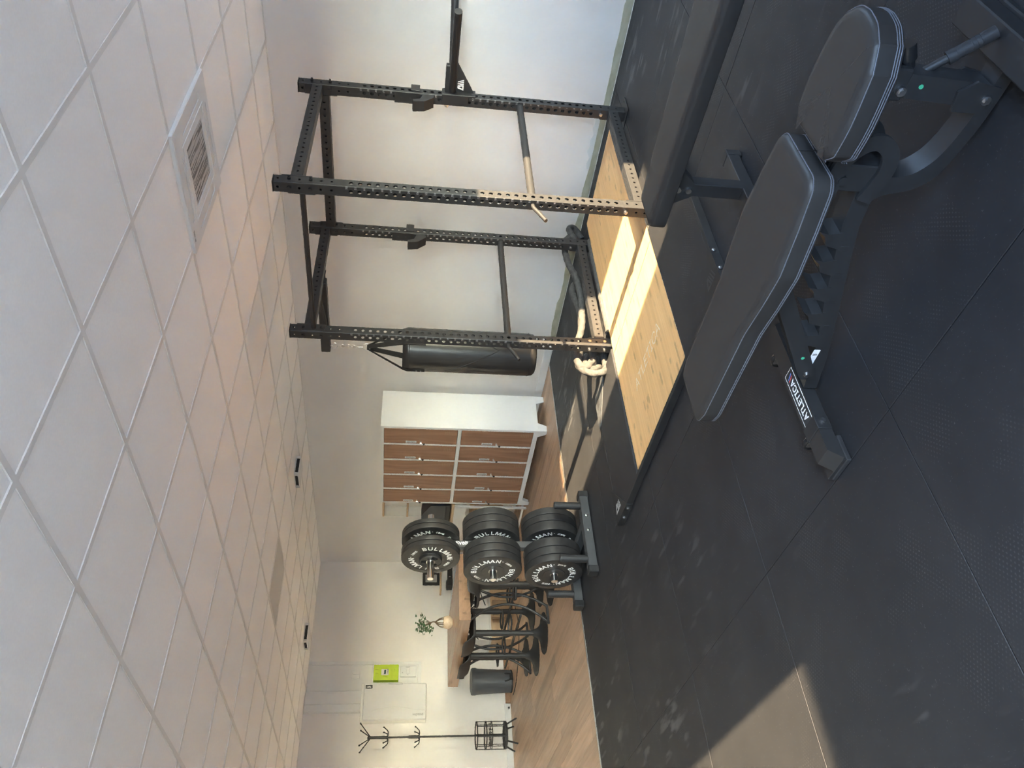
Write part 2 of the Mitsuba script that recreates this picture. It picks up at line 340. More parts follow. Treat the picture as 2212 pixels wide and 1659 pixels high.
for cx, cy in ((XF, YA), (XF, YB)): put(rack + '__foot_plate', B(cx - .04, cx + .04, cy - .04, cy + .04, 0, .008, .002), 'm_black')
# safety rods
for y, txt in ((YA, 'the two posts nearer the flat bench'), (YB, 'the two posts nearer the punching bag')):
    k = thing('safety_rod', f'black round safety rod through {txt}', 'safety rod')
    put(k + '__bar', cyl((XF - .035, y, .745), (XR + .03, y, .745), .0235, n=24) if 0 else cyl((XF + .036, y, .745), (XR - .036, y, .745), .0235, n=24), 'm_black')
    path = spline([(XF + .03, y, .745), (XF - .045, y, .745), (XF - .075, y, .735), (XF - .11, y, .715), (XF - .18, y, .680)], 6)
    put(k + '__handle', sweep(path, .0118, 14), 'm_black')
    put(k + '__tip', cyl((XR - .03, y, .745), (XR + .052, y, .745), .0118), 'm_black')
# J-cups on the two rear uprights
for y, txt in ((YA, 'post below the dip handles'), (YB, 'rear post nearer the punching bag')):
    k = thing('j_cup', 'black slanted bar hook on the rack ' + txt, 'bar hook')
    x = XR - S / 2
    put(k + '__bracket', cat(B(x - .008, x - .001, y - .037, y + .037, 1.36, 1.595, .002), B(x - .008, x + .05, y + .035, y + .042, 1.45, 1.595, .002)), 'm_black')
    put(k + '__clip', B(x + .02, x + .10, y - .044, y - .036, 1.428, 1.488, .002), 'm_black')
    put(k + '__cup', prism(Polygon([(x - .008, 1.338), (x - .045, 1.333), (x - .105, 1.395), (x - .118, 1.470), (x - .090, 1.474), (x - .072, 1.425), (x - .022, 1.408), (x - .008, 1.455)]), 'y', y - .036, y + .036), 'm_black', False)
    puts(k + '__bolt', [cyl((x - .0075, y, z), (x - .0092, y, z), .006, n=10) for z in (1.55, 1.49)], 'm_rubber_smooth', False)
# the emblem: a triangular A beside three slanted bars, drawn in a unit box (x: 0..1.7 reading, y: 0..1)
def emblem():
    tri_o = Polygon([(0, 0), (.95, 0), (.62, 1), (.33, 1)]); tri_i = Polygon([(.27, .2), (.70, .2), (.50, .78)])
    shp = [tri_o.difference(tri_i)]
    for k in range(3): shp.append(Polygon([(1.02 + k * .30 - .30, 1), (.83 + k * .30, 1), (1.20 + k * .30, 0), (1.01 + k * .30, 0)]))
    return unary_union([shp[0]] + shp[1:])
EMB = emblem()
def emblem_mesh(h, X, Y, o, depth=.0012):
    g = EMB.geoms if hasattr(EMB, 'geoms') else [EMB]
    m = cat([trimesh.creation.extrude_polygon(q, depth / h, engine='earcut') for q in g]); m.apply_translation([-.85, -.5, 0]); m.apply_scale(h)
    return place(m, X, Y, np.cross(X, Y), o)
# dip attachment
k = thing('dip_handles', 'black V-shaped dip handles bolted high on the rack post nearest the wall', 'dip bar')
yf = YA - S / 2
put(k + '__base_plate', cat(B(-.49, -.405, yf - .012, yf - .001, 1.053, 1.279, .003), B(-.496, -.489, yf - .012, yf + .06, 1.10, 1.279, .002)), 'm_black')
for p1 in ((-.735, -7.775, 1.222), (-.12, -7.86, 1.232)):
    p0 = np.array((-.447, yf - .01, 1.212)); d = (np.array(p1) - p0)
    put(k + '__tube', cat(cyl(p0, p1, .0245, n=28), cyl(p0 + d * .995, p0 + d * 1.0, .0235, .021, n=28)), 'm_black')
put(k + '__collar', B(-.468, -.425, yf - .20, yf - .01, 1.20, 1.262, .004), 'm_black')
put(k + '__gusset', prism(Polygon([(yf - .01, 1.062), (yf - .01, 1.195), (yf - .225, 1.192)]), 'x', -.446, -.438), 'm_black', False)
put(k + '__emblem', emblem_mesh(.042, -Y_, Z_, (-.4462, yf - .062, 1.158)), 'm_textwhite', False, 'white triangular emblem')
put(k + '__knob', lathe([(0, 0), (.017, 0), (.017, .018), (.010, .022), (.010, .028), (0, .028)], (-.455, YA + S / 2, 1.243), 'y', 20), 'm_chrome')
# punching bag on its arm
k = thing('bag_arm', 'black square steel arm bolted under the rack top to hold the punching bag', 'mounting arm')
put(k + '__beam', B(-1.065, -.995, YB + .036, -5.18, 2.045, 2.115, .004), 'm_black')
put(k + '__back_plate', B(-1.20, -.91, YB + .035, YB + .043, 2.06, 2.14, .003), 'm_black')
puts(k + '__brace', [cyl((-.90, YB + .04, 2.08), (-1.0, -5.45, 2.06), .010), cyl((-1.18, YB + .04, 2.08), (-1.06, -5.45, 2.06), .010)], 'm_black')
bag = thing('punching_bag', 'black vinyl punching bag hanging from a chain beside the power rack', 'punching bag')
bx, by = -1.03, -5.222
prof = [(0, .405), (.10, .405), (.150, .412), (.168, .430), (.174, .46), (.174, 1.43), (.170, 1.46), (.155, 1.478), (.14, 1.475), (0, 1.468)]
put(bag + '__body', lathe(prof, (bx, by, 0), n=64), 'm_vinyl', 40)
def on_bag(a, z, r=.1745): return (bx + r * math.cos(a), by + r * math.sin(a), z)
A0 = math.atan2(-1, -1)
put(bag + '__piping', sweep([on_bag(A0 + u * 1.25 + .12, .72 + .42 * abs(u), .1748) for u in np.linspace(-1, 1, 41)], .0035, 6), 'm_strap')
puts(bag + '__seam', [sweep([on_bag(a, z, .1745) for a in np.linspace(0, 2 * PI, 60)[:-1]], .0025, 6, closed=True) for z in (.465, 1.425)], 'm_strap')
ringz = 1.765
for i in range(4):
    a = A0 + .35 + i * PI / 2
    top, bot = np.array((bx, by, ringz - .005)) + .012 * np.array([math.cos(a), math.sin(a), 0]), np.array(on_bag(a, 1.475, .165))
    side = np.array([-math.sin(a), math.cos(a), 0])
    path = [top, top * .5 + bot * .5, bot, np.array(on_bag(a, 1.44, .1775)), np.array(on_bag(a, 1.30, .1775))]
    wd = [.016, .020, .024, .024, .024]
    v = []; 
    for p_, w_ in zip(path, wd):
        out = np.array([math.cos(a), math.sin(a), .4]) * .0018
        v += [p_ - side * w_ - out, p_ + side * w_ - out, p_ + side * w_ + out, p_ - side * w_ + out]
    f = []
    for s in range(len(path) - 1):
        for q in range(4):
            a0, a1, b0, b1 = s * 4 + q, s * 4 + (q + 1) % 4, s * 4 + 4 + q, s * 4 + 4 + (q + 1) % 4
            f += [[a0, a1, b1], [a0, b1, b0]]
    f += [[0, 2, 1], [0, 3, 2], [len(v) - 4, len(v) - 3, len(v) - 2], [len(v) - 4, len(v) - 2, len(v) - 1]]
    m = trimesh.Trimesh(np.array(v), f, process=False); trimesh.repair.fix_normals(m)
    s_ = put(bag + '__strap', m, 'm_strap', False)
    puts(s_ + '__rivet', [ball(on_bag(a, z, .1795), .0055, 1) for z in (1.33, 1.365)], 'm_chrome', True)
def ring(c, R_, r, nrm):
    a, b, _ = frame_of(nrm); t = np.linspace(0, 2 * PI, 29)[:-1]
    return sweep(np.array(c) + R_ * (np.cos(t)[:, None] * a + np.sin(t)[:, None] * b), r, 8, closed=True)
puts(bag + '__ring', [ring((bx, by, ringz), .028, .0035, (1, 1, 0)), ring((bx, by, 2.015), .022, .0035, (1, 1, 0))], 'm_chrome')
ch = [ring((bx, by, z), .013, .0028, (1, .9, 0) if i % 2 else (-1, 1, 0)) for i, z in enumerate((1.975, 1.952, 1.925, 1.905, 1.882, 1.862, 1.84))]
ch += [cyl((bx, by, 1.835), (bx, by, 1.79), .003), cyl((bx, by, 2.030), (bx, by, 2.0445), .006)]
puts(bag + '__chain_link', ch, 'm_chrome')
# battle rope bundled along the lower bar
rope = thing('battle_rope', 'thick black battle rope bundled around the lower rack bar near the wall', 'rope')
def rope_run(pts, r=.026, twist=3.0):
    c = spline(pts, 26); n = 20; p = c; t = np.gradient(p, axis=0); L = np.r_[0, np.cumsum(np.linalg.norm(np.diff(p, axis=0), axis=1))]
    m = sweep(p, r, n); v = m.vertices.copy()
    k = len(p); th = np.arange(n) * 2 * PI / n
    bump = np.abs(np.sin(1.5 * th[None] + L[:, None] * 45.0)) ** .6
    wr = 1 + .05 * (meshkit.noise(np.stack([L * 60, L * 0, L * 0], -1), 3)[:, None] - .5)
    sc = (.82 + .22 * bump) * wr
    vv = v[:k * n].reshape(k, n, 3); vv = p[:, None] + (vv - p[:, None]) * sc[..., None]; v[:k * n] = vv.reshape(-1, 3); m.vertices = v; return m
put(rope + '__coil', rope_run([(-.30, -5.77, .03), (-.22, -5.83, .10), (-.30, -5.84, .185), (-.45, -5.845, .20), (-.60, -5.84, .185), (-.72, -5.83, .15), (-.86, -5.82, .13), (-1.0, -5.80, .125), (-1.15, -5.81, .14), (-1.32, -5.82, .165), (-1.50, -5.80, .22), (-1.62, -5.80, .235), (-1.69, -5.80, .215), (-1.69, -5.80, .16), (-1.62, -5.80, .12), (-1.5, -5.80, .10)]), 'm_rope', True)
put(rope + '__coil', rope_run([(-.62, -5.72, .035), (-.72, -5.75, .12), (-.80, -5.75, .165), (-.92, -5.745, .155), (-1.06, -5.74, .13), (-1.22, -5.74, .14), (-1.40, -5.745, .17), (-1.56, -5.76, .20), (-1.68, -5.78, .22), (-1.755, -5.80, .16), (-1.765, -5.81, .09), (-1.72, -5.81, .035), (-1.60, -5.80, .03), (-1.45, -5.79, .03)]), 'm_rope', True)
put(rope + '__coil', rope_run([(-.47, -5.99, .028), (-.60, -5.984, .028), (-.80, -5.984, .028), (-1.0, -5.984, .028), (-1.2, -5.984, .029), (-1.40, -5.984, .028), (-1.52, -5.984, .027)], .021), 'm_rope', True)
put(rope + '__coil', rope_run([(-.55, -5.70, .03), (-.9, -5.69, .03), (-1.25, -5.695, .03), (-1.55, -5.70, .03), (-1.64, -5.74, .06), (-1.70, -5.78, .12), (-1.66, -5.78, .17), (-1.56, -5.77, .15)]), 'm_rope', True)
put(rope + '__loop', rope_run([(-.20, -5.80, .02), (-.10, -5.83, .08), (-.13, -5.84, .13), (-.26, -5.85, .11), (-.36, -5.83, .06)]), 'm_rope', True)

# ================================================================ lifting platform
pf = thing('lifting_platform', 'low lifting platform with a bamboo middle and black rubber sides', 'platform')
WX0, WX1, WY0, WY1, PZ = -2.745, -.27, -6.99, -6.005, .030
put(pf + '__wood_panel', B(-1.766, WX1, WY0, WY1, .006, PZ, .001), 'm_bamboo', False)
put(pf + '__wood_panel', B(WX0, -1.770, WY0, WY1, .006, PZ, .001), 'm_bamboo', False)
put(pf + '__joint_strip', B(-1.7705, -1.7655, WY0, WY1, .006, PZ + .0008), 'm_alu', False)
put(pf + '__wood_edge', cat(B(WX0, WX1, WY0 - .006, WY0, .006, PZ + .001)), 'm_alu', False, 'bright metal edging')
put(pf + '__lettering', text('ATLETICA', .078, -Y_, X_, (-2.30, -6.53, PZ + .0001), .0004, bold=False), 'm_engrave', False, 'pale engraved lettering')
put(pf + '__rubber_mat', B(-2.772, -1.70, -5.995, -5.50, .004, .040, .004), 'm_rubber', False)
put(pf + '__rubber_mat', B(-2.772, -1.70, -7.53, -7.005, .004, .040, .004), 'm_rubber', False)
put(pf + '__front_rail', cat(B(-2.80, -2.772, -7.55, -5.48, 0, .043, .002)), 'm_black_matte')
put(pf + '__side_rail', B(-2.80, -1.98, -7.555, -7.531, 0, .043, .002), 'm_black_matte')
put(pf + '__side_rail', B(-2.80, -1.98, -5.499, -5.478, 0, .041, .002), 'm_black_matte')
for y0, s in ((-5.478, -1), (-7.557, 1)):
    c = put(pf + '__corner_plate', cat(prism(Polygon([(-2.803, y0), (-2.803, y0 + s * .245), (-2.775, y0 + s * .225), (-2.56, y0 + s * .022), (-2.54, y0)]), 'z', .041, .0455), B(-2.805, -2.80, y0, y0 + s * .245, 0, .0455)), 'm_black_matte')
    bl = [cat(cyl((-2.805, y0 + s * d, .024), (-2.812, y0 + s * d, .024), .010, n=16), cyl((-2.812, y0 + s * d, .024), (-2.815, y0 + s * d, .024), .007, n=6)) for d in (.10, .205)]
    bl += [ball((x, y0 - s * .003, .03), .011, 1, (1, .6, 1)) for x in (-2.60, -2.73)]
    puts(c + '__bolt', bl, 'm_steel')
    m = emblem_mesh(.062, -Y_ if s < 0 else -Y_, X_, (-2.715, y0 + s * .085, .0456), .0008)
    put(c + '__emblem', m, 'm_textfaint' if s < 0 else 'm_rubber_smooth', False, 'cut-out triangular emblem')
    b = put(pf + '__rack_bracket', prism(Polygon([(-1.70, y0 + s * .30), (-1.70, y0 + s * .02), (-1.76, y0 - s * .012), (-1.99, y0 - s * .012), (-1.99, y0 + s * .03)]), 'z', .0405, .046), 'm_standgrey', False)
    put(b + '__emblem', emblem_mesh(.055, X_ * s, Y_ * s, (-1.80, y0 + s * .06, .0462), .0008), 'm_rubber_smooth', False)

# ================================================================ flat bench (running out of the frame)
fb = thing('flat_bench', 'flat bench with a tapered black pad beside the rack, cut off by the frame', 'weight bench')
cx = -2.69
def pad_mesh(outline, z0, z1, r=.018, steps=4):
    """A padded cushion: the outline inset along a rounded upper edge."""
    poly = Polygon(outline).buffer(0); rings = []
    base = np.array(poly.exterior.coords)[:-1]; n = 160
    def ring_of(pg):
        ex = pg.exterior; return np.array([ex.interpolate(t, normalized=True).coords[0] for t in np.arange(n) / n])
    c0 = ring_of(poly); ins = [(.004, 0.0), (0, .006)] + [(0, z1 - z0 - r)] + [(r * (1 - math.cos(a)), z1 - z0 - r + r * math.sin(a)) for a in np.linspace(0, PI / 2, steps + 1)[1:]] + [(r * 1.25, z1 - z0 + .0012), (r * 1.6, z1 - z0 + .002)]
    nrm = np.roll(c0, -1, 0) - np.roll(c0, 1, 0); nrm = np.stack([nrm[:, 1], -nrm[:, 0]], 1); nrm /= np.linalg.norm(nrm, axis=1, keepdims=True) + 1e-12
    if not poly.buffer(-.002).contains(Point(c0[0] - nrm[0] * .004)): nrm = -nrm
    cen = c0.mean(0); V = []
    for d, z in ins:
        q = c0 - nrm * d; V.append(np.column_stack([q, np.full(n, z0 + z)]))
    for sc_ in (.97, .9, .75, .5, .25): V.append(np.column_stack([cen + (V[len(ins) - 1][:, :2] - cen) * sc_, np.full(n, z1 + .002)]))
    V = np.vstack(V + [np.array([[*cen, z1 + .002]]), np.array([[*cen, z0]])]); k = len(ins) + 5; F = []
    i = np.arange(n); j = (i + 1) % n
    for s in range(k - 1):
        F += [np.stack([s * n + i, s * n + j, (s + 1) * n + j], 1), np.stack([s * n + i, (s + 1) * n + j, (s + 1) * n + i], 1)]
    F += [np.stack([(k - 1) * n + i, (k - 1) * n + j, i * 0 + k * n], 1), np.stack([j, i, i * 0 + k * n + 1], 1)]
    m = trimesh.Trimesh(V, np.vstack(F), process=False); trimesh.repair.fix_normals(m); return m
def rounded(poly, r): return list(Polygon(poly).buffer(-r).buffer(r, 8).exterior.coords)[:-1]
put(fb + '__pad', pad_mesh(rounded([(cx - .125, -7.80), (cx + .10, -7.80), (cx + .155, -8.70), (cx + .155, -9.12), (cx - .165, -9.12), (cx - .165, -8.70)], .03), .382, .452, .022), 'm_leather', 35)
put(fb + '__post', cat(B(cx - .03, cx + .03, -7.975, -7.915, .06, .38, .003), prism(Polygon([(-7.86, .38), (-8.06, .38), (-8.02, .33), (-7.975, .28), (-7.915, .28)]), 'x', cx - .034, cx + .034)), 'm_black')
put(fb + '__post', B(cx - .03, cx + .03, -9.03, -8.97, .06, .38, .003), 'm_black')
put(fb + '__spine', B(cx - .03, cx + .03, -9.05, -7.88, .345, .381, .003), 'm_black')
for yy, w in ((-7.945, .27), (-9.0, .27)):
    put(fb + '__foot_bar', cat(B(cx - w, cx + w, yy - .03, yy + .03, .012, .068, .003)), 'm_black')
    puts(fb + '__foot_cap', [B(cx + w - .04, cx + w + .004, yy - .033, yy + .033, 0, .071, .004), B(cx - w - .004, cx - w + .04, yy - .033, yy + .033, 0, .071, .004)], 'm_black_matte')
puts(fb + '__bolt', [cyl((cx - .034, -7.945, z), (cx - .043, -7.945, z), .012, n=14) for z in (.30, .345)], 'm_steel', 30, 'shiny bolt head')

# ================================================================ adjustable bench (foreground)
ab = thing('adjustable_bench', 'adjustable black bench with separate seat and back pads in the foreground', 'weight bench')
ax = -3.695
back_l = [(-8.695, .11), (-8.67, .135), (-8.56, .155), (-8.42, .172), (-8.30, .158), (-8.17, .136), (-7.95, .132), (-7.79, .130), (-7.725, .11)]
out = [(ax - w, y) for y, w in back_l] + [(ax + w * .98, y) for y, w in reversed(back_l)]
bp = rounded(out, .028)
k = put(ab + '__back_pad', pad_mesh(bp, .378, .452, .016), 'm_leather', 35)
def piping(outline, zs, r=.0016, grow=.0006):
    pg = Polygon(outline).buffer(grow); ex = pg.exterior
    c = np.array([ex.interpolate(t, normalized=True).coords[0] for t in np.arange(170) / 170])
    return cat([sweep(np.column_stack([c, np.full(len(c), z)]), r, 5, closed=True) for z in zs])
put(k + '__piping', piping(bp, (.386, .392, .4395)), 'm_stitch')
put(k + '__pull_tab', cat(sweep([(ax + .012, -8.698, .445), (ax + .012, -8.702, .40), (ax + .012, -8.703, .392)], .0012, 6), ring((ax + .012, -8.708, .383), .007, .0022, (1, 0, 0))), 'm_black')
seat = []
for t in np.linspace(0, 2 * PI, 60):
    c, s = math.cos(t), math.sin(t); w = .134 if s > 0 else .134; n_ = 2.7 if s > 0 else 2.15
    px_ = w * np.sign(c) * abs(c) ** (2 / n_); py_ = (.135 if s > 0 else .20) * np.sign(s) * abs(s) ** (2 / n_)
    seat.append((ax - .005 + px_ * (1.0 if s > 0 else 1), -8.872 + py_))
seat_l = rounded([(ax - .138, -8.77), (ax - .105, -8.742), (ax + .085, -8.736), (ax + .118, -8.765), (ax + .128, -8.85), (ax + .112, -8.97), (ax + .085, -9.025), (ax + .04, -9.058), (ax - .01, -9.066), (ax - .06, -9.058), (ax - .105, -9.03), (ax - .135, -8.975), (ax - .146, -8.86)], .022)
seat_l = [tuple(q) for q in spline(seat_l[::2], 3, closed=True)]
k = put(ab + '__seat_pad', pad_mesh(seat_l, .366, .442, .016), 'm_leather', 35)
put(k + '__piping', piping(seat_l, (.374, .380, .386, .430)), 'm_stitch')
up = [(-8.64, .262), (-8.60, .256), (-8.515, .249), (-8.42, .225), (-8.32, .198), (-8.22, .172), (-8.05, .120), (-7.84, .076)]
lo = [(-7.84, .030), (-7.99, .058), (-8.07, .078), (-8.26, .130), (-8.42, .174), (-8.51, .196), (-8.60, .203)]
put(ab + '__spine', prism(Polygon(up + lo), 'x', ax - .035, ax + .035), 'm_black', 25)
ou = spline([(-8.585, .212), (-8.612, .180), (-8.622, .151), (-8.642, .100), (-8.690, .058), (-8.795, .032), (-8.87, .022), (-8.99, .016)], 6)
inn = spline([(-8.655, .250), (-8.668, .20), (-8.672, .160), (-8.69, .122), (-8.735, .088), (-8.80, .069), (-8.885, .058), (-8.99, .052)], 6)
put(ab + '__curved_leg', prism(Polygon(list(map(tuple, ou)) + list(map(tuple, inn[::-1]))), 'x', ax - .035, ax + .035), 'm_black', 25)
put(ab + '__rear_foot', cat(B(ax - .24, ax + .20, -9.065, -8.985, .022, .085, .004), B(ax - .25, ax + .21, -9.075, -8.975, 0, .022, .004)), 'm_black')
# teeth of the back-rest ladder
for (ty, tz) in ((-8.482, .302), (-8.386, .277), (-8.283, .249), (-8.183, .223), (-8.09, .197)):
    base = np.interp(ty + .055, [u[0] for u in up], [u[1] for u in up])
    put(ab + '__ladder_tooth', prism(Polygon([(ty, tz), (ty + .016, tz - .022), (ty + .045, tz - .037), (ty + .056, base - .010), (ty - .004, np.interp(ty - .004, [u[0] for u in up], [u[1] for u in up]) - .010), (ty + .006, tz - .03)]), 'x', ax - .037, ax + .037), 'm_black', False)
puts(ab + '__tooth_plate', [B(ax - .0365, ax - .034, y - .014, y + .004, z - .03, z, .001) for y, z in ((-8.425, .222), (-8.325, .195), (-8.225, .17), (-8.12, .143))], 'm_black_matte', False)
# support strut from the back pad down to the front
sd = np.array([-8.34, .375]); ed = np.array([-7.925, .108]); u_ = (ed - sd) / np.linalg.norm(ed - sd); w_ = np.array([-u_[1], u_[0]]) * .027
rd = [tuple(ed + .027 * (u_ * math.cos(t) + np.array([-u_[1], u_[0]]) * math.sin(t))) for t in np.linspace(PI / 2, -PI / 2, 9)]
k = put(ab + '__support_strut', prism(Polygon([tuple(sd + w_)] + rd + [tuple(sd - w_)]), 'x', ax - .052, ax - .042), 'm_black', False)
put(ab + '__support_strut', prism(Polygon([tuple(sd + w_)] + rd + [tuple(sd - w_)]), 'x', ax + .042, ax + .052), 'm_black', False)
put(k + '__dot', lathe([(0, 0), (.006, 0), (.006, .0008), (0, .0008)], (ax - .0528, -7.999, .153), 'x', 14), 'm_green', False, 'small green sticker dot')
put(k + '__bolt', cyl((ax - .052, ed[0], ed[1]), (ax - .061, ed[0], ed[1]), .011, .008, n=16), 'm_steel')
put(ab + '__height_sticker', B(ax - .0415, ax - .0409, -8.03, -7.935, .100, .122), 'm_textwhite', False, 'white sticker with two black numbers')
puts(ab + '__sticker_number', [text('6', .013, -Y_, Z_, (ax - .0417, -7.965, .111), .0004), text('5', .013, -Y_, Z_, (ax - .0417, -8.008, .111), .0004)], 'm_rubber_smooth', False)
put(ab + '__back_frame', cat(B(ax - .03, ax + .03, -8.66, -8.0, .345, .379, .003), B(ax - .05, ax + .05, -8.40, -8.30, .34, .379, .003)), 'm_black')
# hook-shaped bracket under the hinge
hk = spline([(-8.60, .345), (-8.70, .345), (-8.755, .315), (-8.772, .272), (-8.745, .232), (-8.69, .218), (-8.60, .238)], 8)
hk_o = Polygon(hk).buffer(0)
lin_ = __import__('shapely').geometry.LineString([tuple(q) for q in hk]).buffer(.0215, cap_style=2)
for s in (-1, 1): put(ab + '__hinge_bracket', prism(lin_, 'x', ax + s * .049 - .006, ax + s * .049 + .006), 'm_black', False)
put(ab + '__hinge_block', cat(B(ax - .043, ax + .043, -8.70, -8.62, .20, .345, .004), cyl((ax - .06, -8.66, .325), (ax + .06, -8.66, .325), .012, n=16)), 'm_black')
# seat support
put(ab + '__seat_frame', cat(B(ax - .03, ax + .03, -9.0, -8.66, .335, .367, .003), B(ax - .036, ax + .036, -8.955, -8.875, .27, .345, .004)), 'm_black')
put(ab + '__seat_post', cat(prism(Polygon([(-8.885, .30), (-8.945, .30), (-8.938, .06), (-8.876, .06)]), 'x', ax - .033, ax + .033)), 'm_black')
puts(ab + '__post_bracket', [prism(Polygon([(-8.865, .13), (-8.915, .14), (-8.945, .10), (-8.935, .035), (-8.868, .035)]), 'x', ax - .042, ax - .034), prism(Polygon([(-8.865, .13), (-8.915, .14), (-8.945, .10), (-8.935, .035), (-8.868, .035)]), 'x', ax + .034, ax + .042)], 'm_black')
puts(ab + '__bolt', [cat(cyl((ax - .034, y, z), (ax - .046, y, z), .012, n=16), cyl((ax - .046, y, z), (ax - .052, y, z), .008, n=6)) for y, z in ((-8.903, .284), (-8.902, .058))], 'm_steel')
put(ab + '__dot', lathe([(0, 0), (.006, 0), (.006, .0008), (0, .0008)], (ax - .0342, -8.916, .234), 'x', 14), 'm_green', False, 'small green sticker dot')
put(ab + '__adjust_knob', cat(cyl((ax, -8.945, .27), (ax, -8.99, .295), .016, n=20), cyl((ax, -8.965, .28), (ax, -9.0, .30), .020, n=20)), 'm_vinyl')
h0, h1 = np.array((ax + .01, -8.935, .218)), np.array((ax + .005, -9.056, .112))
h1 = np.array((-3.69, -9.047, .096)); hd = (h1 - h0)
k = put(ab + '__lift_handle', cyl(h0, h0 + hd * .45, .0105, n=18), 'm_steel' if 0 else 'm_black')
put(k + '__grip', cat(cyl(h0 + hd * .33, h0 + hd * .45, .0165, n=22), cyl(h0 + hd * .455, h0 + hd * .66, .0155, n=22), cyl(h0 + hd * .67, h0 + hd * .72, .0158, n=22), cyl(h0 + hd * .73, h0 + hd * .78, .0158, n=22), cyl(h0 + hd * .79, h1, .016, n=22), cyl(h0 + hd * .4, h1 - hd * .01, .0145, n=22)), 'm_rubber_smooth')
# front foot
fx0, fx1, fy0, fy1, fz0, fz1 = -3.992, -3.405, -7.831, -7.754, .030, .078
put(ab + '__front_foot', prism(Polygon([(fx0 - .03, fz0), (fx0, fz1), (fx1, fz1), (fx1 + .03, fz0)]), 'y', fy0, fy1), 'm_black', False)
for s, xx in ((-1, fx0), (1, fx1)):
    put(ab + '__foot_plate', cat(B(xx - .03 if s < 0 else xx - .07, xx + .07 if s < 0 else xx + .03, fy0 + .01, fy1 + .045, .016, .031, .002)), 'm_black')
    put(ab + '__rubber_foot', B(xx - .032 if s < 0 else xx - .072, xx + .072 if s < 0 else xx + .032, fy0 + .008, fy1 + .047, 0, .017, .003), 'm_rubber_smooth')
put(ab + '__clamp', cat(B(-3.905, -3.85, fy0 - .006, fy1 + .003, .03, .082, .002)), 'm_black_matte')
put(ab + '__clamp_bolt', cyl((-3.875, fy0 - .006, .055), (-3.875, fy0 - .014, .055), .009, n=14), 'm_steel')
for x in (-3.46, -3.86):
    k = put(ab + '__caster', lathe([(.006, -.010), (.026, -.010), (.030, -.006), (.030, .006), (.026, .010), (.006, .010)], (x, fy1 + .055, .030), 'x', 32), 'm_vinyl', 30)
    put(k + '__fork', cat(B(x - .015, x - .011, fy1, fy1 + .062, .028, .052), B(x + .011, x + .015, fy1, fy1 + .062, .028, .052), cyl((x - .018, fy1 + .055, .03), (x + .018, fy1 + .055, .03), .006, n=12)), 'm_steel')
lx = -3.735
k = put(ab + '__name_plate', B(lx - .118, lx + .118, fy0 + .010, fy1 - .016, fz1, fz1 + .0012, .0005), 'm_rubber_smooth', False, 'black name plate with white lettering')
put(k + '__border', B(lx - .121, lx + .121, fy0 + .007, fy1 - .013, fz1 - .0005, fz1 + .0004), 'm_textwhite', False)
put(k + '__lettering', text('ATLETICA', .026, X_, Y_, (lx - .012, (fy0 + fy1) / 2 - .003, fz1 + .0012), .0006), 'm_textwhite', False)
put(k + '__stripe', cat(*[prism(Polygon([(lx + .088 + d, fy0 + .022), (lx + .094 + d, fy0 + .022), (lx + .086 + d, fy1 - .026), (lx + .080 + d, fy1 - .026)]), 'z', fz1 + .001, fz1 + .0018) for d in (0,)]), 'm_red', False)
put(k + '__stripe', cat(*[prism(Polygon([(lx + .098 + d, fy0 + .022), (lx + .104 + d, fy0 + .022), (lx + .096 + d, fy1 - .026), (lx + .090 + d, fy1 - .026)]), 'z', fz1 + .001, fz1 + .0018) for d in (0,)]), 'm_blue', False)

# ================================================================ weight plate stand
st = thing('plate_stand', 'black steel stand with chrome pegs carrying the round weight plates', 'weight stand')
py = -4.37; sx = -2.32
for y0 in (-4.767, -4.22):
    k = put(st + '__base_rail', B(-2.71, -2.06, y0, y0 + .078, .006, .072, .004), 'm_standgrey')
    puts(k + '__end_cap', [B(-2.745, -2.69, y0 - .004, y0 + .082, 0, .077, .006), B(-2.10, -2.045, y0 - .004, y0 + .082, 0, .077, .006)], 'm_black_matte')
    for x in (-2.63, -2.172):
        put(k + '__bar_holder', cat(lathe([(.0215, .07), (.0275, .07), (.0285, .075), (.0285, .27), (.0265, .275), (.0215, .27), (.0215, .07)], (x, y0 + .025, 0), n=28)), 'm_black')
    puts(k + '__bolt', [ball((x, y0 - .002, .040), .012, 1, (1, .7, 1)) for x in (-2.40, -2.27)], 'm_chrome')
put(st + '__cross_rail', B(sx - .03, sx + .03, -4.69, -4.22, .01, .07, .003), 'm_standgrey')
put(st + '__upright', B(sx - .028, sx + .028, py - .045, py + .015, .07, 1.235, .003), 'm_standgrey')
put(st + '__lettering', text('Svelt', .030, -Z_, X_, (sx + .006, py - .0452, .962), .001), 'm_textwhite', False, 'white brand lettering')
for z, x0 in ((1.20, -2.60), (.725, -2.605), (.252, -2.615)):
    put(st + '__peg', cat(cyl((x0, py, z), (sx - .028, py, z), .0246, n=28), cyl((x0 - .002, py, z), (x0, py, z), .022, .0246, n=28)), 'm_chrome', 30)
    put(st + '__peg', cyl((sx + .028, py, z), (-2.045, py, z), .0246, n=28), 'm_chrome', 30)
def plate_mesh(x0, x1, R_=.224, hole=.0262, hub=.085):
    """A bumper plate around the x axis, from x0 (towards the camera side) to x1."""
    t = x1 - x0; e = min(.006, t * .2)
    pr = [(hole, 0), (hub, 0), (hub + .003, .0035), (R_ - .050, .0035), (R_ - .046, .0), (R_ - e, 0), (R_ - .0015, e * .5), (R_, e), (R_, t - e), (R_ - .0015, t - e * .5), (R_ - e, t), (R_ - .046, t), (R_ - .050, t - .0035), (hub + .003, t - .0035), (hub, t), (hole, t), (hole, 0)]
    return lathe(pr, (x0, py, 0), 'x', 72)
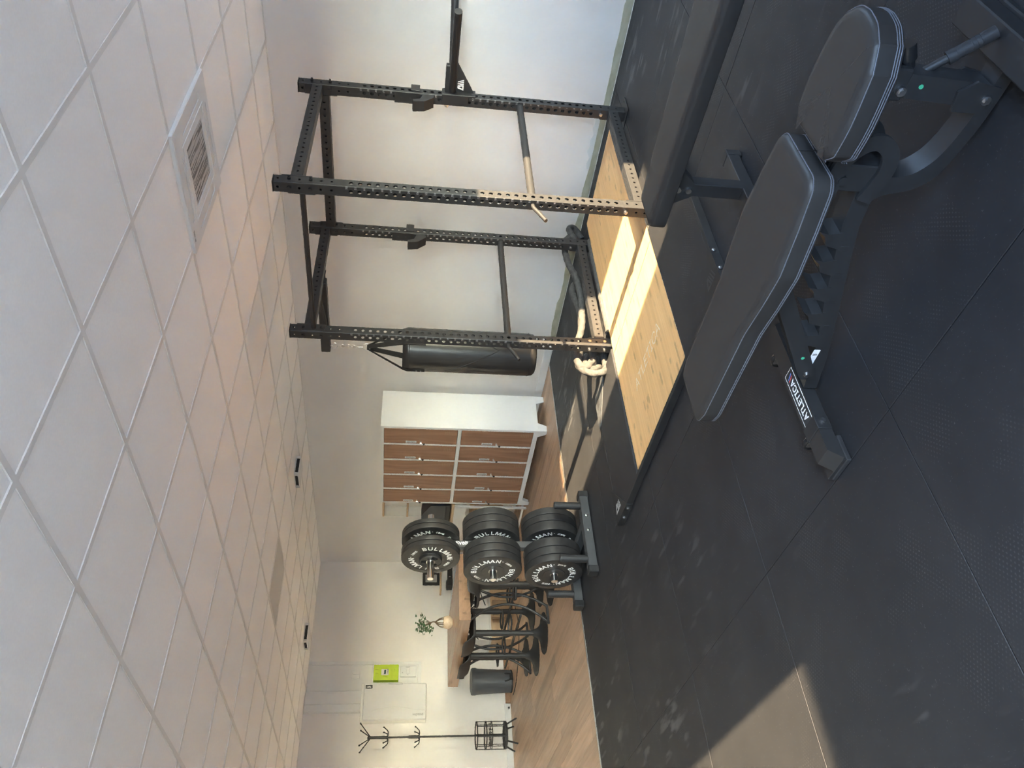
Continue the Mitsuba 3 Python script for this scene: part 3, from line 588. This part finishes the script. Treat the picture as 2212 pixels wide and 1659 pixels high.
def plate_text(x0, z, kg, theta):
    ms, mk = [], []
    def at(th, r): return np.array((x0 + .0034, py - r * math.sin(th), z + r * math.cos(th)))
    for half in (0, PI):
        for i, chh in enumerate('BULLMAN'):
            th = math.radians(theta) + half + math.radians(17.6) * (i - 3)
            up_ = np.array((0, -math.sin(th), math.cos(th))); rt = np.array((0, -math.cos(th), -math.sin(th)))
            ms.append(text(chh, .041, rt, up_, at(th, .147), .0016, True))
        th = math.radians(theta) + half + math.radians(66); ms.append(text('.', .03, np.array((0, -math.cos(th), -math.sin(th))), np.array((0, -math.sin(th), math.cos(th))), at(th, .166), .0016, True))
        th = math.radians(theta) + half + PI / 2
        up_ = np.array((0, -math.sin(th), math.cos(th))); rt = np.array((0, -math.cos(th), -math.sin(th)))
        mk.append(text(kg, .019, rt, up_, at(th, .150), .0012, True))
    return cat(ms), cat(mk)
ORD = ('front', 'second', 'third')
def stack(level, z, edges, kg, theta, side):
    n = len(edges) - 1
    for i in range(n):
        x0, x1 = edges[i] + .0006, edges[i + 1] - .0006
        where = (('outermost', 'middle', 'innermost')[i] if n == 3 else ('outer', 'inner')[i]) + f' on the {level} {side}'
        k = thing('bumper_plate', ('lettered black weight plate, ' if i == 0 else 'black rubber weight plate, ') + where, 'weight plate', f'plates on the {level} {side}')
        m = plate_mesh(x0, x1); m.apply_translation([0, 0, z]); put(k + '__disc', m, 'm_plate', 35)
        m = lathe([(.0256, -.001), (.033, -.001), (.033, .004), (.0256, .004), (.0256, -.001)], (x0 - .0005, py, z), 'x', 28); put(k + '__steel_ring', m, 'm_steel', 30)
        if i == 0:
            a, b = plate_text(x0, z, kg, theta); put(k + '__lettering', a, 'm_textwhite', False); put(k + '__weight_mark', b, 'm_textwhite', False)
left, right = 'peg on the coat rack side', 'peg on the locker side'
stack('top', 1.20, [-2.434, -2.392, -2.351], '10KG', 122, left)
stack('top', 1.20, [-2.291, -2.244, -2.204], '15KG', 26, right)
stack('middle', .725, [-2.535, -2.476, -2.412, -2.351], '15KG', 48, left)
stack('middle', .725, [-2.291, -2.220, -2.158, -2.094], '15KG', 88, right)
stack('bottom', .252, [-2.561, -2.499, -2.430, -2.352], '20KG', 15, left)
stack('bottom', .252, [-2.289, -2.205, -2.145, -2.084], '20KG', 26, right)
k = thing('small_weight_plate', 'small black weight plate with three grip holes in front of the top plates', 'weight plate')
cs = m3.CrossSection.circle(.085, 64) - m3.CrossSection.circle(.0262, 32)
for i in range(3):
    a = math.radians(90 + 120 * i); cs = cs - m3.CrossSection.square((.036, .022), True).offset(.006, m3.JoinType.Round).rotate(math.degrees(a) + 90).translate((.055 * math.cos(a), .055 * math.sin(a)))
m = tri(m3.Manifold.extrude(cs, .022)); m.vertices = m.vertices[:, [2, 0, 1]]; m.apply_translation([-2.4585, py, 1.20]); m.fix_normals()
put(k + '__disc', cat(m, lathe([(.078, .0), (.0845, -.004), (.087, 0), (.087, .022), (.078, .022)], (-2.4585, py, 1.20), 'x', 48)), 'm_black', 30)
put(k + '__steel_ring', lathe([(.0256, -.003), (.035, -.003), (.035, .004), (.0256, .004), (.0256, -.003)], (-2.4585, py, 1.20), 'x', 28), 'm_steel')

# ================================================================ lockers
lk = thing('locker_cabinet', 'white locker cabinet with ten brown wood-grain doors against the right wall', 'lockers')
LX0, LX1, LY0, LY1, LZ0, LZ1 = -.545, -.075, -3.64, -2.29, .085, 1.675
t = .018
put(lk + '__body', cat(B(LX0, LX1, LY0, LY0 + t, LZ0, LZ1, .002), B(LX0, LX1, LY1 - t, LY1, LZ0, LZ1, .002), B(LX0, LX1, LY0, LY1, LZ1 - t, LZ1, .002), B(LX0, LX1, LY0, LY1, LZ0, LZ0 + t, .002), B(LX1 - .01, LX1, LY0, LY1, LZ0, LZ1)), 'm_white', False)
fr = [B(LX0, LX0 + .02, LY0, LY1, LZ1 - .032, LZ1), B(LX0, LX0 + .02, LY0, LY1, LZ0, .130), B(LX0, LX0 + .02, LY0, LY1, .868, .902)]
dy = (LY1 - LY0 - .03) / 5
for i in range(6): fr.append(B(LX0, LX0 + .02, LY0 + .015 + i * dy - .013, LY0 + .015 + i * dy + .013, LZ0, LZ1))
put(lk + '__frame', cat(fr), 'm_white', False)
for i in range(5):
    for j, (z0, z1) in enumerate(((.134, .864), (.906, 1.640))):
        y0, y1 = LY0 + .015 + i * dy + .016, LY0 + .015 + (i + 1) * dy - .016
        d = put(lk + '__door', B(LX0 - .002, LX0 + .014, y0, y1, z0, z1, .001), 'm_lockerwood', False)
        zc = z0 + (z1 - z0) * .63; yc = y1 - .028
        put(d + '__handle', cat(B(LX0 - .006, LX0 - .0021, yc - .018, yc + .014, zc - .055, zc + .055, .002)), 'm_grey_light')
        put(d + '__handle_recess', B(LX0 - .0068, LX0 - .0055, yc - .010, yc + .007, zc - .044, zc + .044), 'm_grey', False)
        put(d + '__lock', cat(cyl((LX0 - .002, yc - .004, zc - .098), (LX0 - .022, yc - .004, zc - .098), .0095, n=16), B(LX0 - .030, LX0 - .020, yc - .006, yc - .002, zc - .112, zc - .088)), 'm_chrome')
        put(d + '__key_tag', cat(ball((LX0 - .022, yc + .012, zc - .130), .011, 1, (.6, 1.1, 1)), cyl((LX0 - .022, yc, zc - .104), (LX0 - .02, yc + .01, zc - .122), .0022, n=6)), 'm_black')
        vz = z0 + .055 if j == 0 else z0 + .05
        put(d + '__vents', cat(*[B(LX0 - .0035, LX0 - .0019, y0 + .022, y0 + .078, z0 + .045 + q * .018, z0 + .050 + q * .018) for q in range(5)]), 'm_lockerwood' if 0 else 'm_card', False)
for x0, x1 in ((LX0, LX0 + .075), (LX1 - .07, LX1)):
    for y0, y1 in ((LY0, LY0 + .06), (LY1 - .06, LY1)):
        xo = x0 if x0 == LX0 else x1; s = 1 if x0 == LX0 else -1; yo = y0 if y0 == LY0 else y1; sy = 1 if y0 == LY0 else -1
        pg = Polygon([(xo, LZ0), (xo + s * .105, LZ0), (xo + s * .070, .0), (xo + s * .006, .0)])
        qg = Polygon([(yo, LZ0), (yo + sy * .10, LZ0), (yo + sy * .055, 0), (yo + sy * .006, 0)])
        put(lk + '__leg', cat(prism(pg, 'y', yo, yo + sy * .012), prism(qg, 'x', xo, xo + s * .012)), 'm_white', False)

# ================================================================ corner behind the lockers
k = thing('wall_shelf', 'open wall shelf of white panels and thin wood boards behind the lockers', 'shelf')
put(k + '__board', B(-.16, -.001, -1.95, -1.40, 1.645, 1.668, .001), 'm_lightwood', False)
put(k + '__board', B(-.16, -.001, -1.95, -1.40, 1.352, 1.375, .001), 'm_lightwood', False)
put(k + '__board', B(-.16, -.001, -1.95, -1.40, 1.060, 1.083, .001), 'm_lightwood', False)
put(k + '__side_panel', B(-.155, -.002, -1.412, -1.402, 1.06, 1.66), 'm_offwhite', False)
put(k + '__side_panel', B(-.155, -.002, -1.948, -1.938, 1.06, 1.66), 'm_offwhite', False)
put(k + '__back_panel', B(-.010, -.001, -1.94, -1.41, 1.06, 1.66), 'm_offwhite', False)
cm = None
k = thing('trolley_table', 'wood-topped white metal trolley table half hidden behind the lockers', 'table')
put(k + '__top', B(-.50, -.03, -2.20, -1.25, .835, .862, .002), 'm_lightwood', False)
put(k + '__apron', B(-.47, -.05, -2.16, -1.28, .700, .834), 'm_offwhite', False)
for x, y in ((-.49, -2.15), (-.05, -2.15), (-.49, -1.29), (-.05, -1.29)): put(k + '__leg', B(x - .0125, x + .0125, y - .0125, y + .0125, .0, .835, .002), 'm_white')
put(k + '__rail', cat(B(-.49, -.05, -2.16, -2.14, .03, .052), B(-.50, -.48, -2.15, -1.29, .03, .052), B(-.06, -.04, -2.15, -1.29, .03, .052)), 'm_white', False)
put(k + '__shelf', B(-.48, -.06, -2.14, -1.30, .27, .29), 'm_lightwood', False)
put(k + '__crate', B(-.44, -.10, -2.10, -1.36, .30, .60, .004), 'm_lightwood')
k = thing('coffee_machine', 'dark blue-black coffee machine on the trolley table behind the lockers', 'coffee machine')
hd_ = Polygon([(-2.02, .925), (-2.02, 1.10), (-1.94, 1.14), (-1.82, 1.195), (-1.71, 1.20), (-1.63, 1.168), (-1.60, 1.11), (-1.625, 1.055), (-1.67, 1.035), (-1.712, 1.02), (-1.718, .925)])
put(k + '__body', prism(hd_.buffer(-.01).buffer(.01, 6), 'x', -.40, -.24), 'm_machine', 30)
put(k + '__base', B(-.41, -.23, -2.03, -1.555, .863, .926, .010), 'm_black')
put(k + '__spout', B(-.345, -.295, -1.68, -1.63, 1.015, 1.05, .004), 'm_black')
put(k + '__drip_grid', B(-.395, -.245, -1.70, -1.565, .926, .931, .001), 'm_grey', False)
k = thing('wall_tablet', 'small black framed tablet on the back wall behind the plates', 'tablet')
put(k + '__frame', B(-.357, -.175, -.035, -.012, .885, 1.112, .004), 'm_black')
put(k + '__screen', B(-.320, -.205, -.037, -.0349, .92, 1.075), 'm_grey', False)
put(k + '__mount', B(-.33, -.20, -.0125, -.001, .92, 1.08), 'm_black_matte', False)
single('tablet_ledge', B(-.50, -.19, -.13, -.002, .862, .880, .002), 'm_lightwood', 'narrow wood ledge on the back wall under the black tablet', 'shelf')
k = thing('sideboard', 'low white sideboard with a light wood lower part behind the bar table', 'sideboard')
put(k + '__body', B(-1.31, -.06, -.42, -.016, .275, .728, .003), 'm_white')
put(k + '__lower_body', B(-1.30, -.07, -.415, -.02, .0, .250), 'm_lightwood', False)
put(k + '__seam', B(-1.305, -.065, -.418, -.02, .250, .275), 'm_grey_light', False)
for i in range(3): put(k + '__door', B(-1.30 + i * .412, -.90 + i * .412, -.426, -.42, .29, .715, .001), 'm_white', False)
for i in range(3): put(k + '__drawer', B(-1.29 + i * .41, -.90 + i * .41, -.422, -.415, .02, .24, .001), 'm_lightwood', False)
k = thing('receipt_printer', 'black two-part desktop printer on the sideboard by the back wall', 'printer')
put(k + '__body', cat(B(-.52, -.20, -.34, -.22, .729, .792, .006)), 'm_black')
put(k + '__paper_slot', B(-.51, -.38, -.225, -.17, .729, .803, .006), 'm_rubber_smooth')
puts(k + '__light', [B(-.40, -.396, -.3405, -.34, .755, .775), B(-.41, -.395, -.29, -.28, .792, .7925)], 'm_textwhite', False)
k = thing('cardboard_box', 'small brown box on the floor under the bar table', 'box')
put(k + '__carton', B(-1.10, -.92, -.72, -.56, 0, .262, .003), 'm_card'); put(k + '__tape', B(-1.1005, -.9195, -.655, -.625, .10, .2628), 'm_lightwood', False)

# ================================================================ bar table
bt = thing('bar_table', 'high bar table with a thick dark wood top and curved black tube legs', 'table')
TX0, TX1, TY0, TY1 = -2.30, -1.62, -3.045, -1.473
put(bt + '__top', B(TX0, TX1, TY0, TY1, .770, .8765, .002), 'm_tablewood', False)
for ty in (-2.832, -1.635):
    tr = put(bt + '__trestle', cat(B(-2.215, -1.67, ty - .02, ty + .02, .752, .770, .002)), 'm_black')
    for sgn, xa in ((-1, -2.218), (-1, -2.055), (1, -1.67), (1, -1.81)):
        xm = (-1.94 + (-.095 if xa in (-2.218,) else .02 if xa == -2.055 else 0)) if sgn < 0 else (-1.94 + (.095 if xa == -1.67 else -.02))
        xt = xa + (.02 if sgn < 0 else -.02)
        pth = [(xa + (xm - xa) * (1 - ((2 * u - 1) ** 2)) ** 1.0 * 1.0 if 0 else xa + (xm - xa) * (1 - (2 * u - 1) ** 2), ty, .765 * u + .008) for u in np.linspace(0, 1, 25)]
        put(tr + '__leg', sweep(pth, .0125, 12), 'm_black')
    puts(tr + '__foot_bar', [B(-2.232, -2.04, ty - .012, ty + .012, 0, .022, .002), B(-1.825, -1.655, ty - .012, ty + .012, 0, .022, .002)], 'm_black')
for x, z in ((-2.155, .275), (-1.78, .275)): put(bt + '__stretcher', cyl((x, -2.85, z), (x, -1.615, z), .0115, n=14), 'm_black')
# bonsai on the table
k = thing('bonsai', 'small leafy bonsai with arched roots in a round beige pot on the bar table', 'potted plant')
bxp, byp, bz = -1.955, -2.275, .877
put(k + '__pot', lathe([(0, 0), (.030, 0), (.042, .006), (.060, .030), (.066, .052), (.060, .080), (.052, .094), (.047, .094), (.054, .078), (.050, .07), (0, .07)], (bxp, byp, bz), n=40), 'm_pot', 50)
put(k + '__soil', lathe([(0, .078), (.053, .078), (.053, .070), (0, .070)], (bxp, byp, bz), n=24), 'm_soil')
roots = []
for a in np.arange(5) * 2 * PI / 5 + .4:
    roots.append(sweep(spline([(bxp + .046 * math.cos(a), byp + .046 * math.sin(a), bz + .07), (bxp + .044 * math.cos(a), byp + .044 * math.sin(a), bz + .12), (bxp + .022 * math.cos(a), byp + .022 * math.sin(a), bz + .155), (bxp, byp, bz + .175)], 5), np.linspace(.0045, .006, 16), 8))
roots += [sweep(spline([(bxp, byp, bz + .165), (bxp + .004, byp - .004, bz + .20), (bxp - .006, byp + .006, bz + .23)], 5), np.linspace(.008, .005, 11), 8)]
tips = []
for i in range(9):
    a = rng.uniform(0, 2 * PI); r = rng.uniform(.03, .09); z = rng.uniform(.23, .335); tip = np.array((bxp + r * math.cos(a), byp + r * math.sin(a), bz + z)); tips.append(tip)
    roots.append(sweep(spline([(bxp - .004, byp + .004, bz + .215), (bxp + .5 * r * math.cos(a), byp + .5 * r * math.sin(a), bz + .215 + (z - .215) * .6), tip], 5), np.linspace(.0035, .0015, 11), 6))
put(k + '__trunk', cat(roots), 'm_bark')
lv = []
for i in range(150):
    tip = tips[i % len(tips)] + rng.normal(0, .022, 3); d = rng.normal(0, 1, 3); d[2] = abs(d[2]) * .3; d /= np.linalg.norm(d); n_ = np.cross(d, rng.normal(0, 1, 3)); n_ /= np.linalg.norm(n_); L = rng.uniform(.022, .040); w = L * .28
    up_ = np.cross(n_, d) if 0 else np.cross(d, n_)
    v = np.array([tip, tip + d * L * .45 + n_ * w + up_ * .002, tip + d * L, tip + d * L * .45 - n_ * w + up_ * .002, tip + d * L * .5 - up_ * .003])
    lv.append(trimesh.Trimesh(v, [[0, 1, 4], [1, 2, 4], [2, 3, 4], [3, 0, 4]], process=False))
q = put(k + '__foliage', cat(lv), 'm_leaf', False); labels[q] = {'label': 'dark green leaves', 'kind': 'stuff'}

# ================================================================ bar stools
def stool(cx, cy, face, label):
    k = thing('bar_stool', label, 'bar stool')
    put(k + '__base', lathe([(0, 0), (.196, 0), (.200, .006), (.196, .011), (.16, .016), (.11, .028), (.07, .048), (.045, .075), (.033, .11), (.031, .115), (0, .115)], (cx, cy, 0), n=48), 'm_black_matte', 50)
    put(k + '__column', cat(cyl((cx, cy, .11), (cx, cy, .36), .026, n=24), cyl((cx, cy, .36), (cx, cy, .695), .030, n=24)), 'm_black')
    c, s = math.cos(face), math.sin(face)
    def L(u, v, z): return (cx + u * c - v * s, cy + u * s + v * c, z)
    r = []
    pth = [L(.03 + .12 * math.sin(t) ** 1.0 * 1.3, .09 * math.cos(t) * 1.35, .335) for t in np.linspace(.15, PI - .15, 22)]
    r.append(sweep([L(0, .03, .335)] + pth + [L(0, -.03, .335)], .009, 10))
    put(k + '__foot_rest', cat(r), 'm_black')
    put(k + '__lever', sweep([L(.01, .03, .69), L(.02, .12, .66), L(.03, .20, .63)], .005, 8), 'm_black')
    # seat: a shallow shell that rises into a low back
    n1, n2 = 18, 22; V = []
    for i in range(n1 + 1):
        for j in range(n2 + 1):
            u = -1 + 2 * i / n1; v = -1 + 2 * j / n2
            sq = 1 - .18 * (u * u) * (v * v)
            X = (.20 if u < 0 else .175) * u * sq; Yv = .205 * v * sq
            z = .706 + .014 * (u * u + v * v) * .6 + .10 * max(0, (-u - .55) / .45) ** 1.3 * (1 - .25 * v ** 4)
            V.append(L(X, Yv, z))
    V = np.array(V); W = V - np.array([0, 0, .022]); F = []
    idx = lambda i, j: i * (n2 + 1) + j; N = len(V)
    for i in range(n1):
        for j in range(n2):
            a, b, cc, d = idx(i, j), idx(i + 1, j), idx(i + 1, j + 1), idx(i, j + 1)
            F += [[a, b, cc], [a, cc, d], [N + a, N + cc, N + b], [N + a, N + d, N + cc]]
    edge = [idx(i, 0) for i in range(n1 + 1)] + [idx(n1, j) for j in range(1, n2 + 1)] + [idx(i, n2) for i in range(n1 - 1, -1, -1)] + [idx(0, j) for j in range(n2 - 1, 0, -1)]
    for a, b in zip(edge, edge[1:] + edge[:1]): F += [[a, N + b, b], [a, N + a, N + b]]
    m = trimesh.Trimesh(np.vstack([V, W]), F, process=False); trimesh.repair.fix_normals(m)
    put(k + '__seat', m, 'm_black', 40)
SL = [(-2.188, -2.532, 0, 'black bar stool on the front long side of the table, next to the plates'),
      (-2.191, -2.012, 0, 'black bar stool on the front long side of the table, in front of the bin'),
      (-1.96, -1.42, -PI / 2, 'black bar stool at the back wall end of the table, touching the dark bin'),
      (-1.696, -1.988, PI, 'black bar stool on the far long side of the table, behind the bonsai'),
      (-1.94, -3.051, PI / 2, 'black bar stool at the near end of the table, behind the middle plates'),
      (-1.704, -2.553, PI, 'black bar stool on the far long side of the table, behind the plates')]
for a in SL: stool(*a)

# ================================================================ back wall: bin, coat rack, electrics
k = thing('pedal_bin', 'dark grey round pedal bin on the floor against the back wall', 'bin')
cxb, cyb = -1.748, -.205
put(k + '__body', lathe([(0, .012), (.125, .012), (.130, .02), (.150, .44), (.150, .445), (0, .445)], (cxb, cyb, 0), n=48), 'm_bin', 40)
put(k + '__lid', lathe([(0, .445), (.157, .445), (.159, .455), (.159, .49), (.150, .503), (.12, .510), (0, .512)], (cxb, cyb, 0), n=48), 'm_bin', 40)
put(k + '__pedal', cat(sweep(spline([(cxb - .045, cyb - .122, .10), (cxb - .038, cyb - .150, .05), (cxb, cyb - .175, .025), (cxb + .038, cyb - .150, .05), (cxb + .045, cyb - .122, .10)], 6), .009, 8), B(cxb - .03, cxb + .03, cyb - .19, cyb - .12, .01, .04, .006)), 'm_black_matte')
put(k + '__base_ring', lathe([(0, 0), (.132, 0), (.134, .006), (.134, .016), (0, .016)], (cxb, cyb, 0), n=40), 'm_black_matte')
ct = thing('coat_rack', 'slim black metal coat rack with an umbrella stand at its foot', 'coat rack')
hx, hy = -2.425, -.33
put(ct + '__pole', cat(cyl((hx, hy, .12), (hx, hy, 1.70), .0105, n=18), cyl((hx, hy, 1.48), (hx, hy, 1.70), .0165, n=18), cyl((hx, hy, 1.125), (hx, hy, 1.25), .0165, n=18), ball((hx, hy, 1.70), .017, 2)), 'm_black')
for i in range(4):
    a = PI / 4 + i * PI / 2; d = np.array([math.cos(a), math.sin(a)])
    def R2(r, z): return (hx + d[0] * r, hy + d[1] * r, z)
    put(ct + '__hook', cat(cyl(R2(.012, 1.685), R2(.165, 1.795), .0055, n=10), ball(R2(.168, 1.797), .010, 1)), 'm_black')
    for z in (1.485, 1.128):
        p_ = spline([R2(.014, z + .01), R2(.035, z), R2(.075, z + .004), R2(.12, z + .048)], 6)
        put(ct + '__hook', cat(sweep(p_, .0055, 8), ball(p_[-1], .0095, 1), cyl(R2(.014, z), R2(.014, z + .10), .005, n=8)), 'm_black')
us = put(ct + '__umbrella_stand', cat(*[ring((hx, hy, z), .148, .0065, (0, 0, 1)) for z in (.470, .362)], *[cyl((hx + .148 * math.cos(a), hy + .148 * math.sin(a), .12), (hx + .148 * math.cos(a), hy + .148 * math.sin(a), .47), .0045, n=8) for a in np.arange(8) * PI / 4 + PI / 8]), 'm_black')
put(us + '__drip_tray', lathe([(0, .118), (.140, .118), (.148, .124), (.150, .145), (.146, .145), (.140, .128), (0, .126)], (hx, hy, 0), n=40), 'm_black')
put(us + '__lettering', cat(*[text(ch_, .040, np.array((math.cos(a), math.sin(a), 0)), Z_, (hx + .149 * math.sin(a), hy - .149 * math.cos(a), .318), .004) for ch_, a in zip('UMBRELLA', np.linspace(-1.0, 1.0, 8))]), 'm_black', False)
put(us + '__lower_ring', ring((hx, hy, .295), .148, .004, (0, 0, 1)), 'm_black')
for i in range(4):
    a = PI / 4 + i * PI / 2
    put(ct + '__foot', cyl((hx + .13 * math.cos(a), hy + .13 * math.sin(a), .125), (hx + .20 * math.cos(a), hy + .20 * math.sin(a), .008), .009, n=12), 'm_black')
ec = thing('electrical_cabinet', 'white plastic electrical cabinet with a wavy relief on the back wall', 'electrical box')
put(ec + '__body', B(-2.160, -1.715, -.095, -.001, 1.046, 1.826, .008), 'm_offwhite')
put(ec + '__cover', B(-2.163, -1.722, -.125, -.094, 1.043, 1.800, .012), 'm_white_gloss')
put(ec + '__handle', cat(B(-1.745, -1.719, -.131, -.120, 1.335, 1.508, .006)), 'm_grey_light')
wv = [(-2.03 + .022 * math.sin(z * 9.5 + .6), -.1255, z) for z in np.linspace(1.06, 1.68, 40)]
put(ec + '__relief', cat(sweep(wv, .0035, 6), B(-2.128, -2.118, -.1275, -.124, 1.24, 1.77), B(-2.148, -2.140, -.1275, -.124, 1.07, 1.77)), 'm_white_gloss', 40)
put(ec + '__lettering', text('legrand', .026, -Z_, X_, (-2.098, -.1252, 1.142), .001), 'm_grey', False, 'grey brand lettering')
q = put(ec + '__sticker', B(-1.788, -1.745, -.1262, -.1248, 1.698, 1.780), 'm_rubber_smooth', False, 'black sticker with white print')
put(q + '__print', text('delta', .017, -Z_, X_, (-1.766, -.1264, 1.74), .0005), 'm_textwhite', False)
k = thing('electricity_meter', 'lime green electricity meter on the white panel next to the cabinet', 'electricity meter')
put(k + '__body', B(-1.676, -1.478, -.095, -.022, 1.391, 1.695, .004), 'm_lime')
put(k + '__lower_cover', B(-1.677, -1.650, -.094, -.030, 1.390, 1.696, .003), 'm_lime_dark')
q = put(k + '__display', B(-1.613, -1.537, -.0985, -.0945, 1.512, 1.602, .002), 'm_grey_light')
put(q + '__screen', B(-1.60, -1.548, -.0990, -.0984, 1.545, 1.567), 'm_lcd', False)
put(q + '__buttons', cat(*[B(-1.59 + i * .02, -1.58 + i * .02, -.0992, -.0984, 1.518, 1.528) for i in range(3)]), 'm_rubber_smooth', False)
put(k + '__print', cat(text('Linky', .016, -Z_, X_, (-1.630, -.0952, 1.55), .0004), ring((-1.553, -.0952, 1.455), .018, .001, (0, 1, 0)), B(-1.59, -1.585, -.0954, -.095, 1.64, 1.68), B(-1.545, -1.54, -.0954, -.095, 1.64, 1.68)), 'm_lime_dark', False)
k = thing('main_breaker', 'white main breaker box under the lime green meter', 'circuit breaker')
put(k + '__body', B(-1.618, -1.488, -.062, -.022, 1.174, 1.369, .005), 'm_white')
put(k + '__switch', cat(B(-1.590, -1.515, -.076, -.060, 1.248, 1.295, .006)), 'm_white_gloss')
puts(k + '__print', [B(-1.575, -1.565, -.0632, -.0618, 1.335, 1.350), B(-1.503, -1.495, -.0632, -.0618, 1.25, 1.30), B(-1.60, -1.592, -.0632, -.0618, 1.27, 1.285)], 'm_grey', False)
k = thing('meter_panel', 'white mounting panel with a frame carrying the green meter and the breaker', 'panel')
put(k + '__board', B(-1.715, -1.445, -.022, -.001, 1.155, 1.715, .002), 'm_white')
put(k + '__frame', cat(B(-1.72, -1.408, -.012, -.0005, 1.108, 1.150, .003), B(-1.445, -1.408, -.012, -.0005, 1.108, 1.715, .003)), 'm_white')
k = thing('cable_duct', 'wide white cable duct running from the ceiling down to the electrical cabinet', 'cable duct')
put(k + '__channel', B(-2.036, -1.785, -.055, -.0008, 1.80, H - .002, .003), 'm_white')
put(k + '__cover', cat(B(-1.945, -1.790, -.061, -.055, 1.81, H - .002, .002), B(-2.032, -1.950, -.059, -.055, 1.81, H - .002, .002)), 'm_white')
k = thing('cable_duct', 'flat white duct cover running from the ceiling down to the green meter panel', 'cable duct')
put(k + '__channel', B(-1.785, -1.452, -.020, -.0008, 1.715, H - .002, .003), 'm_white_gloss')
put(k + '__edge', B(-1.452, -1.408, -.030, -.0008, 1.70, H - .002, .003), 'm_white')
k = thing('light_switch', 'white double switch plate on the duct above the green meter', 'switch')
put(k + '__plate', B(-1.628, -1.524, -.032, -.0195, 1.862, 1.968, .004), 'm_white')
put(k + '__rocker', B(-1.618, -1.578, -.037, -.031, 1.874, 1.956, .003), 'm_white_gloss'); put(k + '__rocker', B(-1.574, -1.534, -.037, -.031, 1.874, 1.956, .003), 'm_white_gloss')
single('wood_offcut', B(-1.945, -1.32, -.034, -.001, 0, .062, .002), 'm_tablewood', 'short piece of brown wood skirting on the floor behind the dark bin', 'wood piece')
k = thing('door_stop', 'small chrome door stop on the baseboard between the bin and the coat rack', 'door stop')
put(k + '__stem', cyl((-2.02, -.014, .032), (-2.02, -.062, .032), .007, n=14), 'm_chrome'); put(k + '__tip', cyl((-2.02, -.060, .032), (-2.02, -.075, .032), .011, n=16), 'm_rubber_smooth')
single('floor_cable', sweep(spline([(-1.95, -.30, .004), (-1.90, -.60, .004), (-1.70, -.90, .004), (-1.45, -1.05, .004), (-1.2, -.95, .004), (-1.0, -.80, .004), (-.85, -.50, .004)], 8), .004, 6), 'm_black_matte', 'thin dark cable lying on the wood floor under the bar table', 'cable')

# ================================================================ ceiling things
ac = thing('air_conditioner', 'square white cassette air conditioner set in the ceiling above the rack', 'air conditioner')
ax0, ax1, ay0, ay1 = -2.345, -1.715, -7.775, -7.135; acx, acy = (ax0 + ax1) / 2, (ay0 + ay1) / 2
pan = M3(B(ax0, ax1, ay0, ay1, H - .016, H + .004, .004))
slots = [(acx - .17, acx + .17, ay0 + .045, ay0 + .085), (acx - .17, acx + .17, ay1 - .085, ay1 - .045), (ax0 + .045, ax0 + .085, acy - .17, acy + .17), (ax1 - .085, ax1 - .045, acy - .17, acy + .17)]
for s in slots: pan = pan - M3(B(s[0], s[1], s[2], s[3], H - .03, H - .004))
pan = pan - M3(B(acx - .155, acx + .155, acy - .155, acy + .155, H - .03, H - .010))
put(ac + '__panel', tri(pan), 'm_white', False)
for i, s in enumerate(slots):
    m = B(s[0] + .004, s[1] - .004, s[2] + .004, s[3] - .004, H - .013, H - .010, .001)
    put(ac + '__louver', m, 'm_white_gloss')
put(ac + '__grille', B(acx - .152, acx + .152, acy - .152, acy + .152, H - .0128, H - .010), 'm_grille', False, 'grey square intake grille')
put(ac + '__grille_frame', cat(*[B(acx - .215, acx + .215, acy + s * .20 - .003, acy + s * .20 + .003, H - .019, H - .015) for s in (-1, 1)], *[B(acx + s * .20 - .003, acx + s * .20 + .003, acy - .2, acy + .2, H - .019, H - .015) for s in (-1, 1)]), 'm_white', False)
put(ac + '__indicator', cat(B(ax0 + .02, ax0 + .032, acy + .20, acy + .235, H - .0168, H - .0158), B(ax0 + .02, ax0 + .030, acy + .245, acy + .26, H - .0168, H - .0158)), 'm_grey', False)
for (x, y, lab) in ((-.78, -3.16, 'small square white ceiling vent with dark side slots above the lockers'), (-1.42, -.78, 'small square white ceiling vent with dark side slots near the back wall')):
    k = thing('ceiling_vent', lab, 'air vent'); w = .115
    put(k + '__base', B(x - w, x + w, y - w, y + w, H - .006, H - .0005, .001), 'm_white_gloss', False)
    put(k + '__core', B(x - w + .012, x + w - .012, y - w + .012, y + w - .012, H - .036, H - .006), 'm_black_matte', False)
    put(k + '__plate', B(x - w, x + w, y - w, y + w, H - .044, H - .036, .002), 'm_white_gloss', False)
    puts(k + '__corner_post', [B(x + a * (w - .014) - .014, x + a * (w - .014) + .014, y + b * (w - .014) - .014, y + b * (w - .014) + .014, H - .037, H - .005, .002) for a in (-1, 1) for b in (-1, 1)], 'm_white_gloss', False)
